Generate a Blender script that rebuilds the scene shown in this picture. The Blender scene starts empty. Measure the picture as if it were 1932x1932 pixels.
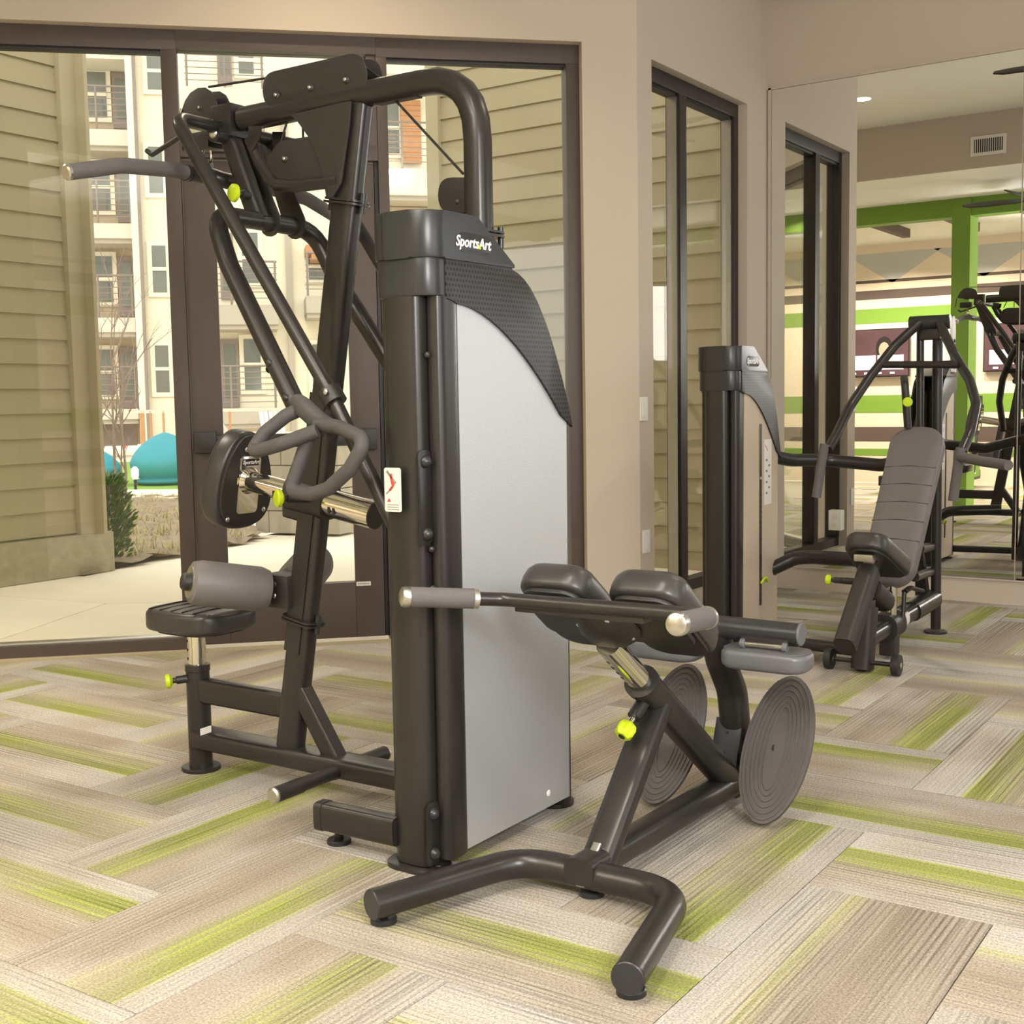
import bpy, bmesh, math, random
from mathutils import Vector as V, Matrix
random.seed(7)
sc = bpy.context.scene
C = sc.collection
# ---------------------------------------------------------------- camera
R_ = V((0.82769419, 0.56093636, -0.01651474)); U_ = V((-0.03606525, 0.08253809, 0.99593512)); F_ = V((-0.56001931, 0.8237341, -0.08854661))
cd = bpy.data.cameras.new('camera'); cam = bpy.data.objects.new('camera', cd); C.objects.link(cam)
cam.matrix_world = Matrix(((R_.x, U_.x, -F_.x, 0), (R_.y, U_.y, -F_.y, 0), (R_.z, U_.z, -F_.z, 1.15), (0, 0, 0, 1)))
cd.sensor_width = 36; cd.lens = 2333 / 1932 * 36; cd.clip_start = 0.05; cd.clip_end = 200
sc.camera = cam
# ---------------------------------------------------------------- sky, sun, window daylight, exposure
w = bpy.data.worlds.new('sky'); sc.world = w; w.use_nodes = True
bg = w.node_tree.nodes['Background']; bg.inputs[0].default_value = (1.0, 0.97, 0.90, 1); bg.inputs[1].default_value = 2.0
def light(kind, name, loc, target, energy, color=(1, 1, 1), size=1.0, size_y=None, spread=None, angle=None):
    l = bpy.data.lights.new(name, kind); l.energy = energy; l.color = color
    if kind == 'AREA':
        l.shape = 'RECTANGLE' if size_y else 'DISK'; l.size = size
        if size_y: l.size_y = size_y
        if spread: l.spread = math.radians(spread)
    if kind == 'SUN': l.angle = math.radians(angle or 20)
    if kind in ('POINT', 'SPOT'): l.shadow_soft_size = size
    o = bpy.data.objects.new(name, l); C.objects.link(o); o.location = loc
    o.rotation_euler = (V(target) - V(loc)).to_track_quat('-Z', 'Y').to_euler()
    return o
light('SUN', 'hazy_sun', (10, -20, 30), (-18, 14, 4), 0.9, (1, 0.94, 0.82), angle=25)
light('AREA', 'photo_softbox', (1.35, 0.15, 2.1), (-1.3, 2.5, 0.4), 135, (1, 0.97, 0.93), 0.9, 1.0)
light('AREA', 'ceiling_bounce_fill', (-0.8, -0.9, 1.7), (-1.6, -0.2, 3.6), 190, (1, 0.98, 0.95), 0.8, spread=80)  # added fill lamp aimed up, brightens the low ceiling and rear of the room
light('AREA', 'side_window_daylight', (3.3, 1.6, 1.75), (-1.7, 2.3, 0.9), 45, (0.93, 0.97, 1.0), 3.0, 2.2)
light('AREA', 'far_window_daylight', (2.6, 6.6, 1.9), (-1.6, 3.4, 1.0), 35, (0.88, 0.94, 1.0), 1.6, 1.8)
sc.view_settings.view_transform = 'Standard'; sc.view_settings.look = 'None'
sc.view_settings.gamma = 1; sc.view_settings.exposure = 0.0; sc.view_settings.use_curve_mapping = False
try:
    sc.cycles.use_denoising = True; sc.cycles.max_bounces = 10; sc.cycles.glossy_bounces = 6; sc.cycles.transparent_max_bounces = 16
    sc.cycles.sample_clamp_indirect = 6
except Exception: pass

# ---------------------------------------------------------------- materials
def s2l(c): return tuple((x / 12.92 if x <= .04045 else ((x + .055) / 1.055) ** 2.4) for x in [v / 255 for v in c])
def nd(nt, t, **k):
    n = nt.nodes.new(t)
    for a, b in k.items(): setattr(n, a, b)
    return n
def mat(name, col, rough=.5, metal=0, vary=.12, scale=8, bump=0, bscale=200, spec=.5, emis=None, coat=0):
    m = bpy.data.materials.new(name); m.use_nodes = True; nt = m.node_tree; p = nt.nodes['Principled BSDF']; L = nt.links.new
    tc = nd(nt, 'ShaderNodeTexCoord'); nz = nd(nt, 'ShaderNodeTexNoise'); nz.inputs['Scale'].default_value = scale; nz.inputs['Detail'].default_value = 4
    L(tc.outputs['Object'], nz.inputs['Vector'])
    mr = nd(nt, 'ShaderNodeMapRange'); mr.inputs[3].default_value = 1 - vary; mr.inputs[4].default_value = 1 + vary
    L(nz.outputs[0], mr.inputs[0])
    mx = nd(nt, 'ShaderNodeMix', data_type='RGBA', blend_type='MULTIPLY'); mx.inputs[0].default_value = 1; mx.inputs[6].default_value = (*col, 1)
    L(mr.outputs[0], mx.inputs[7]); L(mx.outputs[2], p.inputs['Base Color'])
    p.inputs['Roughness'].default_value = rough; p.inputs['Metallic'].default_value = metal
    p.inputs['Specular IOR Level'].default_value = spec
    if coat: p.inputs['Coat Weight'].default_value = coat
    if bump:
        n2 = nd(nt, 'ShaderNodeTexNoise'); n2.inputs['Scale'].default_value = bscale; n2.inputs['Detail'].default_value = 2
        L(tc.outputs['Object'], n2.inputs['Vector'])
        b = nd(nt, 'ShaderNodeBump'); b.inputs['Strength'].default_value = bump; b.inputs['Distance'].default_value = .002
        L(n2.outputs[0], b.inputs['Height']); L(b.outputs[0], p.inputs['Normal'])
    if emis: p.inputs['Emission Color'].default_value = (*col, 1); p.inputs['Emission Strength'].default_value = emis
    return m
M = {}
M['powder'] = mat('charcoal_powder_coat', (.026, .023, .0215), .30, .25, .1, 30, .03, 900)
M['shell'] = mat('charcoal_plastic_shell', (.034, .034, .036), .31, .35, .06, 20, .03, 700)
M['black'] = mat('black_plastic', (.016, .014, .013), .45, 0, .1, 30, .15, 500)
M['plate'] = mat('black_wrinkle_plate', (.020, .0165, .0145), .5, 0, .1, 60, .1, 900)
M['foam'] = mat('grey_foam_grip', (.105, .095, .095), .8, 0, .08, 60, .3, 900)
M['vinyl'] = mat('black_vinyl', (.034, .031, .030), .34, 0, .1, 20, .06, 400)
M['hgrip'] = mat('dark_foam_grip', (.062, .056, .056), .7, 0, .08, 60, .3, 900)
M['gvinyl'] = mat('grey_vinyl', (.125, .112, .112), .5, 0, .06, 15, .06, 300)
M['svinyl'] = mat('silver_grey_vinyl', (.12, .12, .13), .38, .1, .06, 15, .06, 300)
M['chrome'] = mat('chrome', (.74, .70, .64), .1, 1, .05, 10)
M['steel'] = mat('satin_steel', (.62, .60, .58), .3, 1, .05, 30)
M['lime'] = mat('lime_plastic', (.50, .64, .01), .4, 0, .04, 10)
M['rubber'] = mat('ribbed_rubber', (.075, .066, .062), .55, 0, .08, 30, .2, 600)
M['backing'] = mat('carpet_backing', (.30, .26, .21), .95)
M['shaded_frame'] = mat('bronze_frame_in_shade', (.028, .023, .020), .45, .1, .08, 12)  # bronze frame darkened; the side window's shade is put into the colour
M['bronze'] = mat('dark_bronze_aluminium', (.075, .055, .048), .5, .2, .08, 12, .1, 300)
M['dbronze'] = mat('black_gasket', (.010, .009, .009), .5)
M['wall'] = mat('taupe_paint', (.53, .455, .375), .8, 0, .02, 1.5, .15, 350)
M['reveal'] = M['wall']
M['cream'] = mat('cream_paint', (.78, .66, .52), .8, 0, .02, 2)
M['ceil'] = mat('white_ceiling_paint', (.80, .79, .74), .85, 0, .02, 2)
M['green'] = mat('green_paint', (.17, .31, .035), .6, 0, .03, 3)
M['brownp'] = mat('brown_paint', (.10, .07, .058), .7, 0, .03, 3)
M['shade_grey'] = mat('soffit_shade_grey', (.52, .52, .50), .8, 0, .03, 3)
M['white'] = mat('white_plastic', (.78, .76, .72), .45, 0, .03, 10)
M['sticker'] = mat('sticker_white', (.72, .68, .64), .5, 0, .03, 20)
M['red'] = mat('red_print', (.6, .06, .04), .5); M['ink'] = mat('grey_print', (.2, .19, .18), .5)
M['logo'] = mat('logo_white', (.85, .85, .84), .45, 0, .02, 30)
M['beige_panel'] = mat('beige_panel', (.50, .41, .31), .45, .1, .04, 6)
M['siding'] = mat('tan_fibre_siding', (.385, .325, .205), .75, 0, .05, 3, .2, 60)
M['trimtan'] = mat('tan_trim_board', (.42, .36, .235), .75, 0, .05, 3)
M['stone'] = mat('grey_cast_stone', (.36, .31, .21), .85, 0, .25, 14, .5, 60)
M['block'] = mat('grey_split_block', (.40, .35, .27), .9, 0, .15, 12, .5, 80)
M['concrete'] = mat('pale_concrete', (.90, .80, .645), .85, 0, .07, 2.5, .2, 80)
M['mulch'] = mat('mulch_soil', (.30, .225, .15), .95, 0, .55, 14, 1, 60)
M['turf'] = mat('artificial_turf', (.22, .36, .05), .9, 0, .15, 12, .6, 200)
M['teal'] = mat('teal_canvas', (.045, .30, .37), .8, 0, .12, 6, .3, 80)
M['orange'] = mat('orange_tube', (.85, .16, .06), .5)
M['net'] = mat('white_net', (.75, .72, .70), .9)
M['bark'] = mat('grey_brown_bark', (.27, .20, .16), .85, 0, .2, 30)
M['leaf'] = mat('olive_leaf', (.10, .17, .045), .6, 0, .45, 9)
M['straw'] = mat('dry_grass', (.48, .42, .18), .8, 0, .35, 9)
M['cedar'] = mat('cedar_wood', (.50, .25, .12), .7, 0, .15, 9)
M['rail'] = mat('bronze_railing', (.25, .20, .17), .6)
M['fascia'] = mat('taupe_fascia', (.45, .40, .33), .8, 0, .05, 1)
M['fascia2'] = mat('light_fascia', (.62, .58, .50), .8, 0, .05, 1)
M['aptwall2'] = mat('tan_recess_wall', (.50, .40, .29), .85, 0, .04, 1)
M['apttrim'] = mat('cream_trim', (.82, .76, .62), .7, 0, .03, 1)
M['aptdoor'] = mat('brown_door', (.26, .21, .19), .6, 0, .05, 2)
M['shutter'] = mat('dark_blind', (.20, .19, .17), .7)
M['aptglass'] = mat('apartment_glass', (.17, .18, .16), .12, 0, .3, .6)
M['screen_dark'] = mat('screen_dark', (.07, .035, .04), .3, 0, .6, 3, emis=.8)
M['screen_white'] = mat('screen_white', (.75, .75, .85), .3, 0, .03, 9, emis=.75)
M['screen_skin'] = mat('screen_skin', (.5, .27, .2), .3, 0, .2, 9, emis=.6)
M['screen_orange'] = mat('screen_orange', (.85, .33, .05), .3, 0, .15, 9, emis=.8)
M['lamp'] = mat('lamp_glow', (1, .86, .62), .3, 0, .0, 9, emis=9)
M['fanblade'] = mat('dark_fan_blade', (.03, .028, .025), .5)
M['wood'] = mat('white_resin', (.80, .76, .68), .6)

def glassmat(name, tint, rough=0.0):
    m = bpy.data.materials.new(name); m.use_nodes = True; nt = m.node_tree; nt.nodes.clear(); L = nt.links.new
    o = nd(nt, 'ShaderNodeOutputMaterial'); mx = nd(nt, 'ShaderNodeMixShader'); t = nd(nt, 'ShaderNodeBsdfTransparent'); g = nd(nt, 'ShaderNodeBsdfGlossy'); lw = nd(nt, 'ShaderNodeLayerWeight'); lw.inputs[0].default_value = .5
    pw = nd(nt, 'ShaderNodeMath', operation='POWER'); L(lw.outputs['Facing'], pw.inputs[0]); pw.inputs[1].default_value = 5
    f = nd(nt, 'ShaderNodeMath', operation='MULTIPLY_ADD'); L(pw.outputs[0], f.inputs[0]); f.inputs[1].default_value = .9; f.inputs[2].default_value = .035
    t.inputs[0].default_value = (*tint, 1); g.inputs['Roughness'].default_value = rough
    L(f.outputs[0], mx.inputs[0]); L(t.outputs[0], mx.inputs[1]); L(g.outputs[0], mx.inputs[2]); L(mx.outputs[0], o.inputs[0])
    return m
M['glass'] = glassmat('window_glass', (.97, .985, .965))
def mirrormat():
    m = bpy.data.materials.new('silvered_mirror'); m.use_nodes = True; p = m.node_tree.nodes['Principled BSDF']
    p.inputs['Base Color'].default_value = (.89, .895, .87, 1); p.inputs['Metallic'].default_value = 1; p.inputs['Roughness'].default_value = .005
    return m
M['mirror'] = mirrormat()
def frosted():
    m = mat('frosted_acrylic', (.50, .515, .54), .33, .5, .03, 4, .35, 500)
    return m
M['frost'] = frosted()
def perforated():
    m = mat('perforated_plastic', (.034, .033, .033), .42, .25, .05, 20)
    nt = m.node_tree; L = nt.links.new; p = nt.nodes['Principled BSDF']; mx = p.inputs['Base Color'].links[0].from_node
    tc = nd(nt, 'ShaderNodeTexCoord'); sp = nd(nt, 'ShaderNodeSeparateXYZ'); L(tc.outputs['Object'], sp.inputs[0])
    def mth(op, a, b=None):
        n = nd(nt, 'ShaderNodeMath', operation=op)
        for i, v in enumerate((a, b)):
            if v is None: continue
            if isinstance(v, (int, float)): n.inputs[i].default_value = v
            else: L(v, n.inputs[i])
        return n.outputs[0]
    zz = mth('DIVIDE', sp.outputs[2], .0125); row = mth('FLOOR', zz)
    yy = mth('ADD', mth('DIVIDE', sp.outputs[1], .0125), mth('MULTIPLY', row, .5))
    fy = mth('SUBTRACT', mth('FRACT', yy), .5); fz = mth('SUBTRACT', mth('FRACT', zz), .5)
    d = mth('ADD', mth('POWER', mth('ABSOLUTE', fy), 2), mth('POWER', mth('ABSOLUTE', fz), 2))
    hole = mth('LESS_THAN', d, .085)
    m2 = nd(nt, 'ShaderNodeMix', data_type='RGBA'); L(hole, m2.inputs[0]); L(mx.outputs[2], m2.inputs[6]); m2.inputs[7].default_value = (.004, .004, .004, 1)
    L(m2.outputs[2], p.inputs['Base Color'])
    return m
M['perf'] = perforated()
def lapsiding(name, col, pitch=.16):
    m = mat(name, col, .75, 0, .03, .6); nt = m.node_tree; L = nt.links.new; p = nt.nodes['Principled BSDF']
    tc = nd(nt, 'ShaderNodeTexCoord'); sp = nd(nt, 'ShaderNodeSeparateXYZ'); L(tc.outputs['Object'], sp.inputs[0])
    a = nd(nt, 'ShaderNodeMath', operation='DIVIDE'); L(sp.outputs[2], a.inputs[0]); a.inputs[1].default_value = pitch
    f = nd(nt, 'ShaderNodeMath', operation='FRACT'); L(a.outputs[0], f.inputs[0])
    b = nd(nt, 'ShaderNodeBump'); b.inputs['Strength'].default_value = .6; b.inputs['Distance'].default_value = .03; b.invert = True
    L(f.outputs[0], b.inputs['Height']); L(b.outputs[0], p.inputs['Normal'])
    return m
M['aptsiding'] = lapsiding('cream_lap_siding', (.80, .73, .58))
def carpet():
    m = bpy.data.materials.new('striped_carpet_plank'); m.use_nodes = True; nt = m.node_tree; p = nt.nodes['Principled BSDF']; L = nt.links.new
    def mth(op, a, b=None, c=None):
        n = nd(nt, 'ShaderNodeMath', operation=op)
        for i, v in enumerate((a, b, c)):
            if v is None: continue
            if isinstance(v, (int, float)): n.inputs[i].default_value = v
            else: L(v, n.inputs[i])
        return n.outputs[0]
    def rgb(a, b, f, blend='MIX'):
        n = nd(nt, 'ShaderNodeMix', data_type='RGBA', blend_type=blend)
        for i, v in ((0, f), (6, a), (7, b)):
            if isinstance(v, tuple): n.inputs[i].default_value = (*v, 1)
            elif isinstance(v, (int, float)): n.inputs[i].default_value = v
            else: L(v, n.inputs[i])
        return n.outputs[2]
    def noise(vec, scale, detail=2):
        n = nd(nt, 'ShaderNodeTexNoise'); L(vec, n.inputs['Vector']); n.inputs['Scale'].default_value = scale; n.inputs['Detail'].default_value = detail; return n.outputs[0]
    def comb(x, y, z):
        n = nd(nt, 'ShaderNodeCombineXYZ')
        for i, v in enumerate((x, y, z)):
            if isinstance(v, (int, float)): n.inputs[i].default_value = v
            else: L(v, n.inputs[i])
        return n.outputs[0]
    def rng(v, a, b, c, d):
        n = nd(nt, 'ShaderNodeMapRange'); L(v, n.inputs[0])
        for i, q in enumerate((a, b, c, d)): n.inputs[i + 1].default_value = q
        return n.outputs[0]
    tc = nd(nt, 'ShaderNodeTexCoord'); sp = nd(nt, 'ShaderNodeSeparateXYZ'); L(tc.outputs['Object'], sp.inputs[0])
    oi = nd(nt, 'ShaderNodeObjectInfo'); r = oi.outputs['Random']
    v = mth('ADD', mth('DIVIDE', sp.outputs[0], .4233), .5); u = mth('DIVIDE', sp.outputs[1], .8466)
    fl = mth('GREATER_THAN', mth('FRACT', mth('MULTIPLY', r, 17.3)), .5)
    v1 = mth('ADD', mth('MULTIPLY', v, mth('SUBTRACT', 1, mth('MULTIPLY', fl, 2))), fl)
    v2 = mth('ADD', v1, mth('MULTIPLY', mth('SUBTRACT', mth('FRACT', mth('MULTIPLY', r, 7.31)), .5), .22))
    wob = mth('MULTIPLY', mth('SUBTRACT', noise(comb(mth('MULTIPLY', u, 2), mth('MULTIPLY', r, 40), 0), 1.2), .5), .05)
    v3 = mth('ADD', v2, wob)
    grey = (.47, .44, .405); beige = (.37, .32, .265); tan = (.31, .26, .205); green = (.265, .285, .085); lime = (.36, .395, .11); olive = (.30, .285, .15)
    cr = nd(nt, 'ShaderNodeValToRGB'); e = cr.color_ramp.elements; cr.color_ramp.interpolation = 'LINEAR'
    e[0].position = 0; e[0].color = (*grey, 1); e[1].position = 1; e[1].color = (*beige, 1)
    for pos, c in ((.22, grey), (.255, (.47, .45, .33)), (.27, lime), (.285, green), (.40, green), (.435, lime), (.45, olive), (.49, lime), (.505, olive), (.60, beige), (.80, tan)):
        q = e.new(pos); q.color = (*c, 1)
    L(v3, cr.inputs[0])
    cr2 = nd(nt, 'ShaderNodeValToRGB'); e = cr2.color_ramp.elements; e[0].position = 0; e[0].color = (*beige, 1); e[1].position = 1; e[1].color = (*grey, 1)
    for pos, c in ((.3, tan), (.5, beige), (.62, (.45, .43, .24)), (.64, (.50, .45, .37)), (.8, grey)):
        q = e.new(pos); q.color = (*c, 1)
    L(v3, cr2.inputs[0])
    nogreen = mth('GREATER_THAN', mth('FRACT', mth('MULTIPLY', r, 13.7)), .74)
    fade = rng(noise(comb(mth('ADD', mth('MULTIPLY', u, 1.1), mth('MULTIPLY', r, 60)), mth('MULTIPLY', v, .8), 0), 1.3), .40, .66, 0, .85)
    base = rgb(cr.outputs[0], cr2.outputs[0], mth('MAXIMUM', nogreen, fade))
    ln = noise(comb(mth('MULTIPLY', v, 85), mth('MULTIPLY', u, 1.3), mth('MULTIPLY', r, 90)), 1.0, 3)
    wv = mth('SINE', mth('MULTIPLY', v, 6.2832 * 27)); lines = mth('MULTIPLY', rng(ln, .36, .50, .66, 1.0), rng(wv, -1, -.1, .66, 1.0))
    patch = rng(noise(comb(mth('MULTIPLY', u, 1.2), mth('MULTIPLY', v, 2.5), mth('MULTIPLY', r, 33)), 1.0), .42, .62, .15, 1.0)
    col = rgb(base, comb(lines, lines, lines), patch, 'MULTIPLY')
    ll = rng(ln, .60, .70, 0, .35)
    col = rgb(col, (.52, .49, .40), ll)
    pile = noise(tc.outputs['Object'], 190, 3); pl = rng(pile, .3, .7, .66, 1.3)
    col = rgb(col, comb(pl, pl, pl), 1.0, 'MULTIPLY')
    tone = rng(mth('FRACT', mth('MULTIPLY', r, 29.1)), 0, 1, .90, 1.08)
    col = rgb(col, comb(tone, tone, tone), 1.0, 'MULTIPLY')
    L(col, p.inputs['Base Color']); p.inputs['Roughness'].default_value = .95; p.inputs['Specular IOR Level'].default_value = .1
    b = nd(nt, 'ShaderNodeBump'); b.inputs['Strength'].default_value = .5; b.inputs['Distance'].default_value = .004
    L(mth('ADD', pile, lines), b.inputs['Height']); L(b.outputs[0], p.inputs['Normal'])
    return m
M['carpet'] = carpet()

# ---------------------------------------------------------------- builders
ORG = {}
def finish(bm, name, m, parent=None, loc=None, sharp=38):
    bmesh.ops.recalc_face_normals(bm, faces=bm.faces)
    org = ORG[parent] if parent else V(loc or (0, 0, 0))
    for vv in bm.verts: vv.co -= org
    me = bpy.data.meshes.new(name); bm.to_mesh(me); bm.free()
    me.polygons.foreach_set('use_smooth', [True] * len(me.polygons)); me.set_sharp_from_angle(angle=math.radians(sharp))
    mm = M[m] if isinstance(m, str) else m
    me.materials.append(mm)
    o = bpy.data.objects.new(name, me); C.objects.link(o); ORG[o] = org
    if parent: o.parent = parent
    else: o.location = org
    return o
def thing(name, label, cat, loc, group=None):
    o = bpy.data.objects.new(name, None); C.objects.link(o); o.location = loc; o.empty_display_size = .1; ORG[o] = V(loc)
    o['label'] = label; o['category'] = cat
    if group: o['group'] = group
    return o
def tag(o, label, cat, group=None):
    o['label'] = label; o['category'] = cat
    if group: o['group'] = group
    return o
def B(): return bmesh.new()
def frames(pts, up):
    n = len(pts); ts = []
    for i in range(n):
        a = pts[max(i - 1, 0)]; b = pts[min(i + 1, n - 1)]
        if 0 < i < n - 1: t = (pts[i] - a).normalized() + (b - pts[i]).normalized()
        else: t = b - a
        ts.append(t.normalized())
    u = V(up); fr = []
    x = u - ts[0] * u.dot(ts[0])
    if x.length < 1e-4: x = V((1, 0, 0)) - ts[0] * ts[0].x
    x.normalize()
    for t in ts:
        x = (x - t * x.dot(t)).normalized(); fr.append((t, x, t.cross(x)))
    return fr
def fillet(pts, rad, n=6):
    pts = [V(q) for q in pts]
    if rad <= 0 or len(pts) < 3: return pts
    out = [pts[0]]
    for i in range(1, len(pts) - 1):
        p = pts[i]; a = pts[i - 1] - p; b = pts[i + 1] - p
        ang = a.angle(b)
        if ang > math.pi - .03: out.append(p); continue
        d = min(rad / math.tan(ang / 2), a.length * .49, b.length * .49)
        p0 = p + a.normalized() * d; p1 = p + b.normalized() * d
        for k in range(n + 1):
            t = k / n; out.append(p0 * (1 - t) ** 2 + p * 2 * t * (1 - t) + p1 * t * t)
    out.append(pts[-1]); return out
def tube(bm, pts, r, r2=None, up=(0, 0, 1), seg=16, exp=2, bend=0, cap=True, taper=None):
    """sweep a superellipse section: r along up, r2 across"""
    pts = fillet(pts, bend) if bend else [V(q) for q in pts]
    r2 = r2 or r; rings = []
    for i, (t, x, y) in enumerate(frames(pts, up)):
        k = 1 if not taper else taper[0] + (taper[1] - taper[0]) * i / (len(pts) - 1)
        ring = []
        for j in range(seg):
            a = 2 * math.pi * (j + .5) / seg; c, s = math.cos(a), math.sin(a)
            e = 2 / exp
            ring.append(bm.verts.new(pts[i] + x * (k * r * math.copysign(abs(c) ** e, c)) + y * (k * r2 * math.copysign(abs(s) ** e, s))))
        rings.append(ring)
    for a, b in zip(rings, rings[1:]):
        for j in range(seg): bm.faces.new((a[j], a[(j + 1) % seg], b[(j + 1) % seg], b[j]))
    if cap: bm.faces.new(rings[0][::-1]); bm.faces.new(rings[-1])
    return bm
def beam(bm, p0, p1, h, wd, up=(0, 0, 1), exp=5, seg=20): return tube(bm, [p0, p1], h / 2, wd / 2, up, seg, exp)
def box(bm, c, s, rz=0, bev=0):
    g = bmesh.ops.create_cube(bm, size=1, matrix=Matrix.Translation(c) @ Matrix.Rotation(rz, 4, 'Z') @ Matrix.Diagonal((*s, 1)))
    if bev:
        ed = {e for v in g['verts'] for e in v.link_edges}
        bmesh.ops.bevel(bm, geom=list(ed), offset=bev, segments=2, profile=.7, affect='EDGES')
    return bm
def disc(bm, c, axis, r, h, seg=24, bev=0):
    a = V(axis).normalized(); c = V(c)
    pr = [(r, 0), (r, h)] if not bev else [(r, 0), (r, h - bev), (r - bev, h)]
    x = a.orthogonal().normalized(); y = a.cross(x); rings = []
    for rr, hh in pr: rings.append([bm.verts.new(c + a * hh + (x * math.cos(t) + y * math.sin(t)) * rr) for t in [2 * math.pi * i / seg for i in range(seg)]])
    for p, q in zip(rings, rings[1:]):
        for j in range(seg): bm.faces.new((p[j], p[(j + 1) % seg], q[(j + 1) % seg], q[j]))
    bm.faces.new(rings[0][::-1]); bm.faces.new(rings[-1]); return bm
def dome(bm, c, axis, r, flat=.6, seg=12):
    a = V(axis).normalized(); c = V(c); x = a.orthogonal().normalized(); y = a.cross(x); prev = None
    for k in range(4):
        t = k / 4 * math.pi / 2; rr = r * math.cos(t); hh = r * flat * math.sin(t)
        ring = [bm.verts.new(c + a * hh + (x * math.cos(q) + y * math.sin(q)) * rr) for q in [2 * math.pi * i / seg for i in range(seg)]]
        if prev:
            for j in range(seg): bm.faces.new((prev[j], prev[(j + 1) % seg], ring[(j + 1) % seg], ring[j]))
        else: bm.faces.new(ring[::-1])
        prev = ring
    tip = bm.verts.new(c + a * r * flat)
    for j in range(seg): bm.faces.new((prev[j], prev[(j + 1) % seg], tip))
    return bm
def prism(bm, poly, vec, bev=0):
    vec = V(vec); a = [bm.verts.new(V(p)) for p in poly]; b = [bm.verts.new(V(p) + vec) for p in poly]; n = len(poly)
    fs = [bm.faces.new(a[::-1]), bm.faces.new(b)] + [bm.faces.new((a[i], a[(i + 1) % n], b[(i + 1) % n], b[i])) for i in range(n)]
    if bev:
        ed = list({e for f in fs[:2] for e in f.edges}); bmesh.ops.bevel(bm, geom=ed, offset=bev, segments=2, profile=.6, affect='EDGES')
    return bm
def rrect(a, b, r, n=5):
    """rounded rectangle outline, half sizes a,b"""
    out = []
    for cx, cy, s in ((a - r, b - r, 0), (-a + r, b - r, 90), (-a + r, -b + r, 180), (a - r, -b + r, 270)):
        for k in range(n + 1):
            t = math.radians(s + 90 * k / n); out.append((cx + r * math.cos(t), cy + r * math.sin(t)))
    return out
def pad(bm, O, ux, uy, un, outline, t, r, crown=0.0, bot=None):
    """cushion: outline in (ux,uy), thickness t along un, rounded edges r"""
    O, ux, uy, un = V(O), V(ux).normalized(), V(uy).normalized(), V(un).normalized()
    rb = r if bot is None else bot
    lay = [(rb * (1 - math.sin(a)), rb * (1 - math.cos(a))) for a in (0, .5, 1.0, 1.57)] + [(r * (1 - math.cos(a)), t - r + r * math.sin(a)) for a in (0, .4, .8, 1.2, 1.57)]
    lay[0] = (rb, 0)
    cx = sum(p[0] for p in outline) / len(outline); cy = sum(p[1] for p in outline) / len(outline)
    def ring(ins, h):
        vs = []
        for a, b in outline:
            da, db = a - cx, b - cy; l = math.hypot(da, db) or 1; k = max(0, 1 - ins / l)
            vs.append(bm.verts.new(O + ux * (cx + da * k) + uy * (cy + db * k) + un * h))
        return vs
    rings = [ring(i, h) for i, h in lay]; n = len(outline)
    for p, q in zip(rings, rings[1:]):
        for j in range(n): bm.faces.new((p[j], p[(j + 1) % n], q[(j + 1) % n], q[j]))
    bm.faces.new(rings[0][::-1])
    mid = []
    for a, b in outline:
        mid.append(bm.verts.new(O + ux * (cx + (a - cx) * .5) + uy * (cy + (b - cy) * .5) + un * (t + crown)))
    for j in range(n): bm.faces.new((rings[-1][j], rings[-1][(j + 1) % n], mid[(j + 1) % n], mid[j]))
    bm.faces.new(mid); return bm
def lathe(bm, c, axis, prof, seg=28):
    a = V(axis).normalized(); c = V(c); x = a.orthogonal().normalized(); y = a.cross(x); prev = None
    for rr, hh in prof:
        ring = [bm.verts.new(c + a * hh + (x * math.cos(q) + y * math.sin(q)) * max(rr, 1e-4)) for q in [2 * math.pi * i / seg for i in range(seg)]]
        if prev:
            for j in range(seg): bm.faces.new((prev[j], prev[(j + 1) % seg], ring[(j + 1) % seg], ring[j]))
        else: bm.faces.new(ring[::-1])
        prev = ring
    bm.faces.new(prev); return bm
def mir(pts, y0=2.63): return [(p[0], 2 * y0 - p[1], p[2]) for p in pts]
def lerp(a, b, t): return V(a) * (1 - t) + V(b) * t
def text(name, body, O, ux, uy, size, m, parent, shear=.25, bold=.0, ext=.0006):
    cu = bpy.data.curves.new(name, 'FONT'); cu.body = body; cu.size = size; cu.shear = shear; cu.offset = bold; cu.extrude = ext; cu.align_x = 'CENTER'; cu.align_y = 'CENTER'; cu.resolution_u = 3
    o = bpy.data.objects.new(name, cu); C.objects.link(o)
    dg = bpy.context.evaluated_depsgraph_get(); me = bpy.data.meshes.new_from_object(o.evaluated_get(dg))
    bpy.data.objects.remove(o); bpy.data.curves.remove(cu)
    ux, uy, O = V(ux).normalized(), V(uy).normalized(), V(O); un = ux.cross(uy); bm = B(); bm.from_mesh(me); bpy.data.meshes.remove(me)
    for v in bm.verts: v.co = O + ux * v.co.x + uy * v.co.y + un * v.co.z
    return finish(bm, name, m, parent)
def bolt(c, ax, r, parent, m='steel', name='bolt', flat=.6):
    return finish(dome(B(), c, ax, r, flat), name, m, parent)
def knob(tip, ax, parent, r=.022, stem=.06, m='lime'):
    """pull pin: lime head with collar, dark stem"""
    a = V(ax).normalized(); t = V(tip)
    k = finish(lathe(B(), t, -a, [(r * .8, 0), (r, .004), (r, .014), (r * .7, .018), (r * .55, .022)]), 'pull_knob', m, parent)
    finish(tube(B(), [t - a * .02, t - a * (.02 + stem)], .009, seg=12), 'knob_stem', 'black', k)
    finish(lathe(B(), t - a * .03, -a, [(.006, 0), (.013, .004), (.013, stem - .012)], 16), 'knob_collar', 'black', k)
    return k

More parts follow.
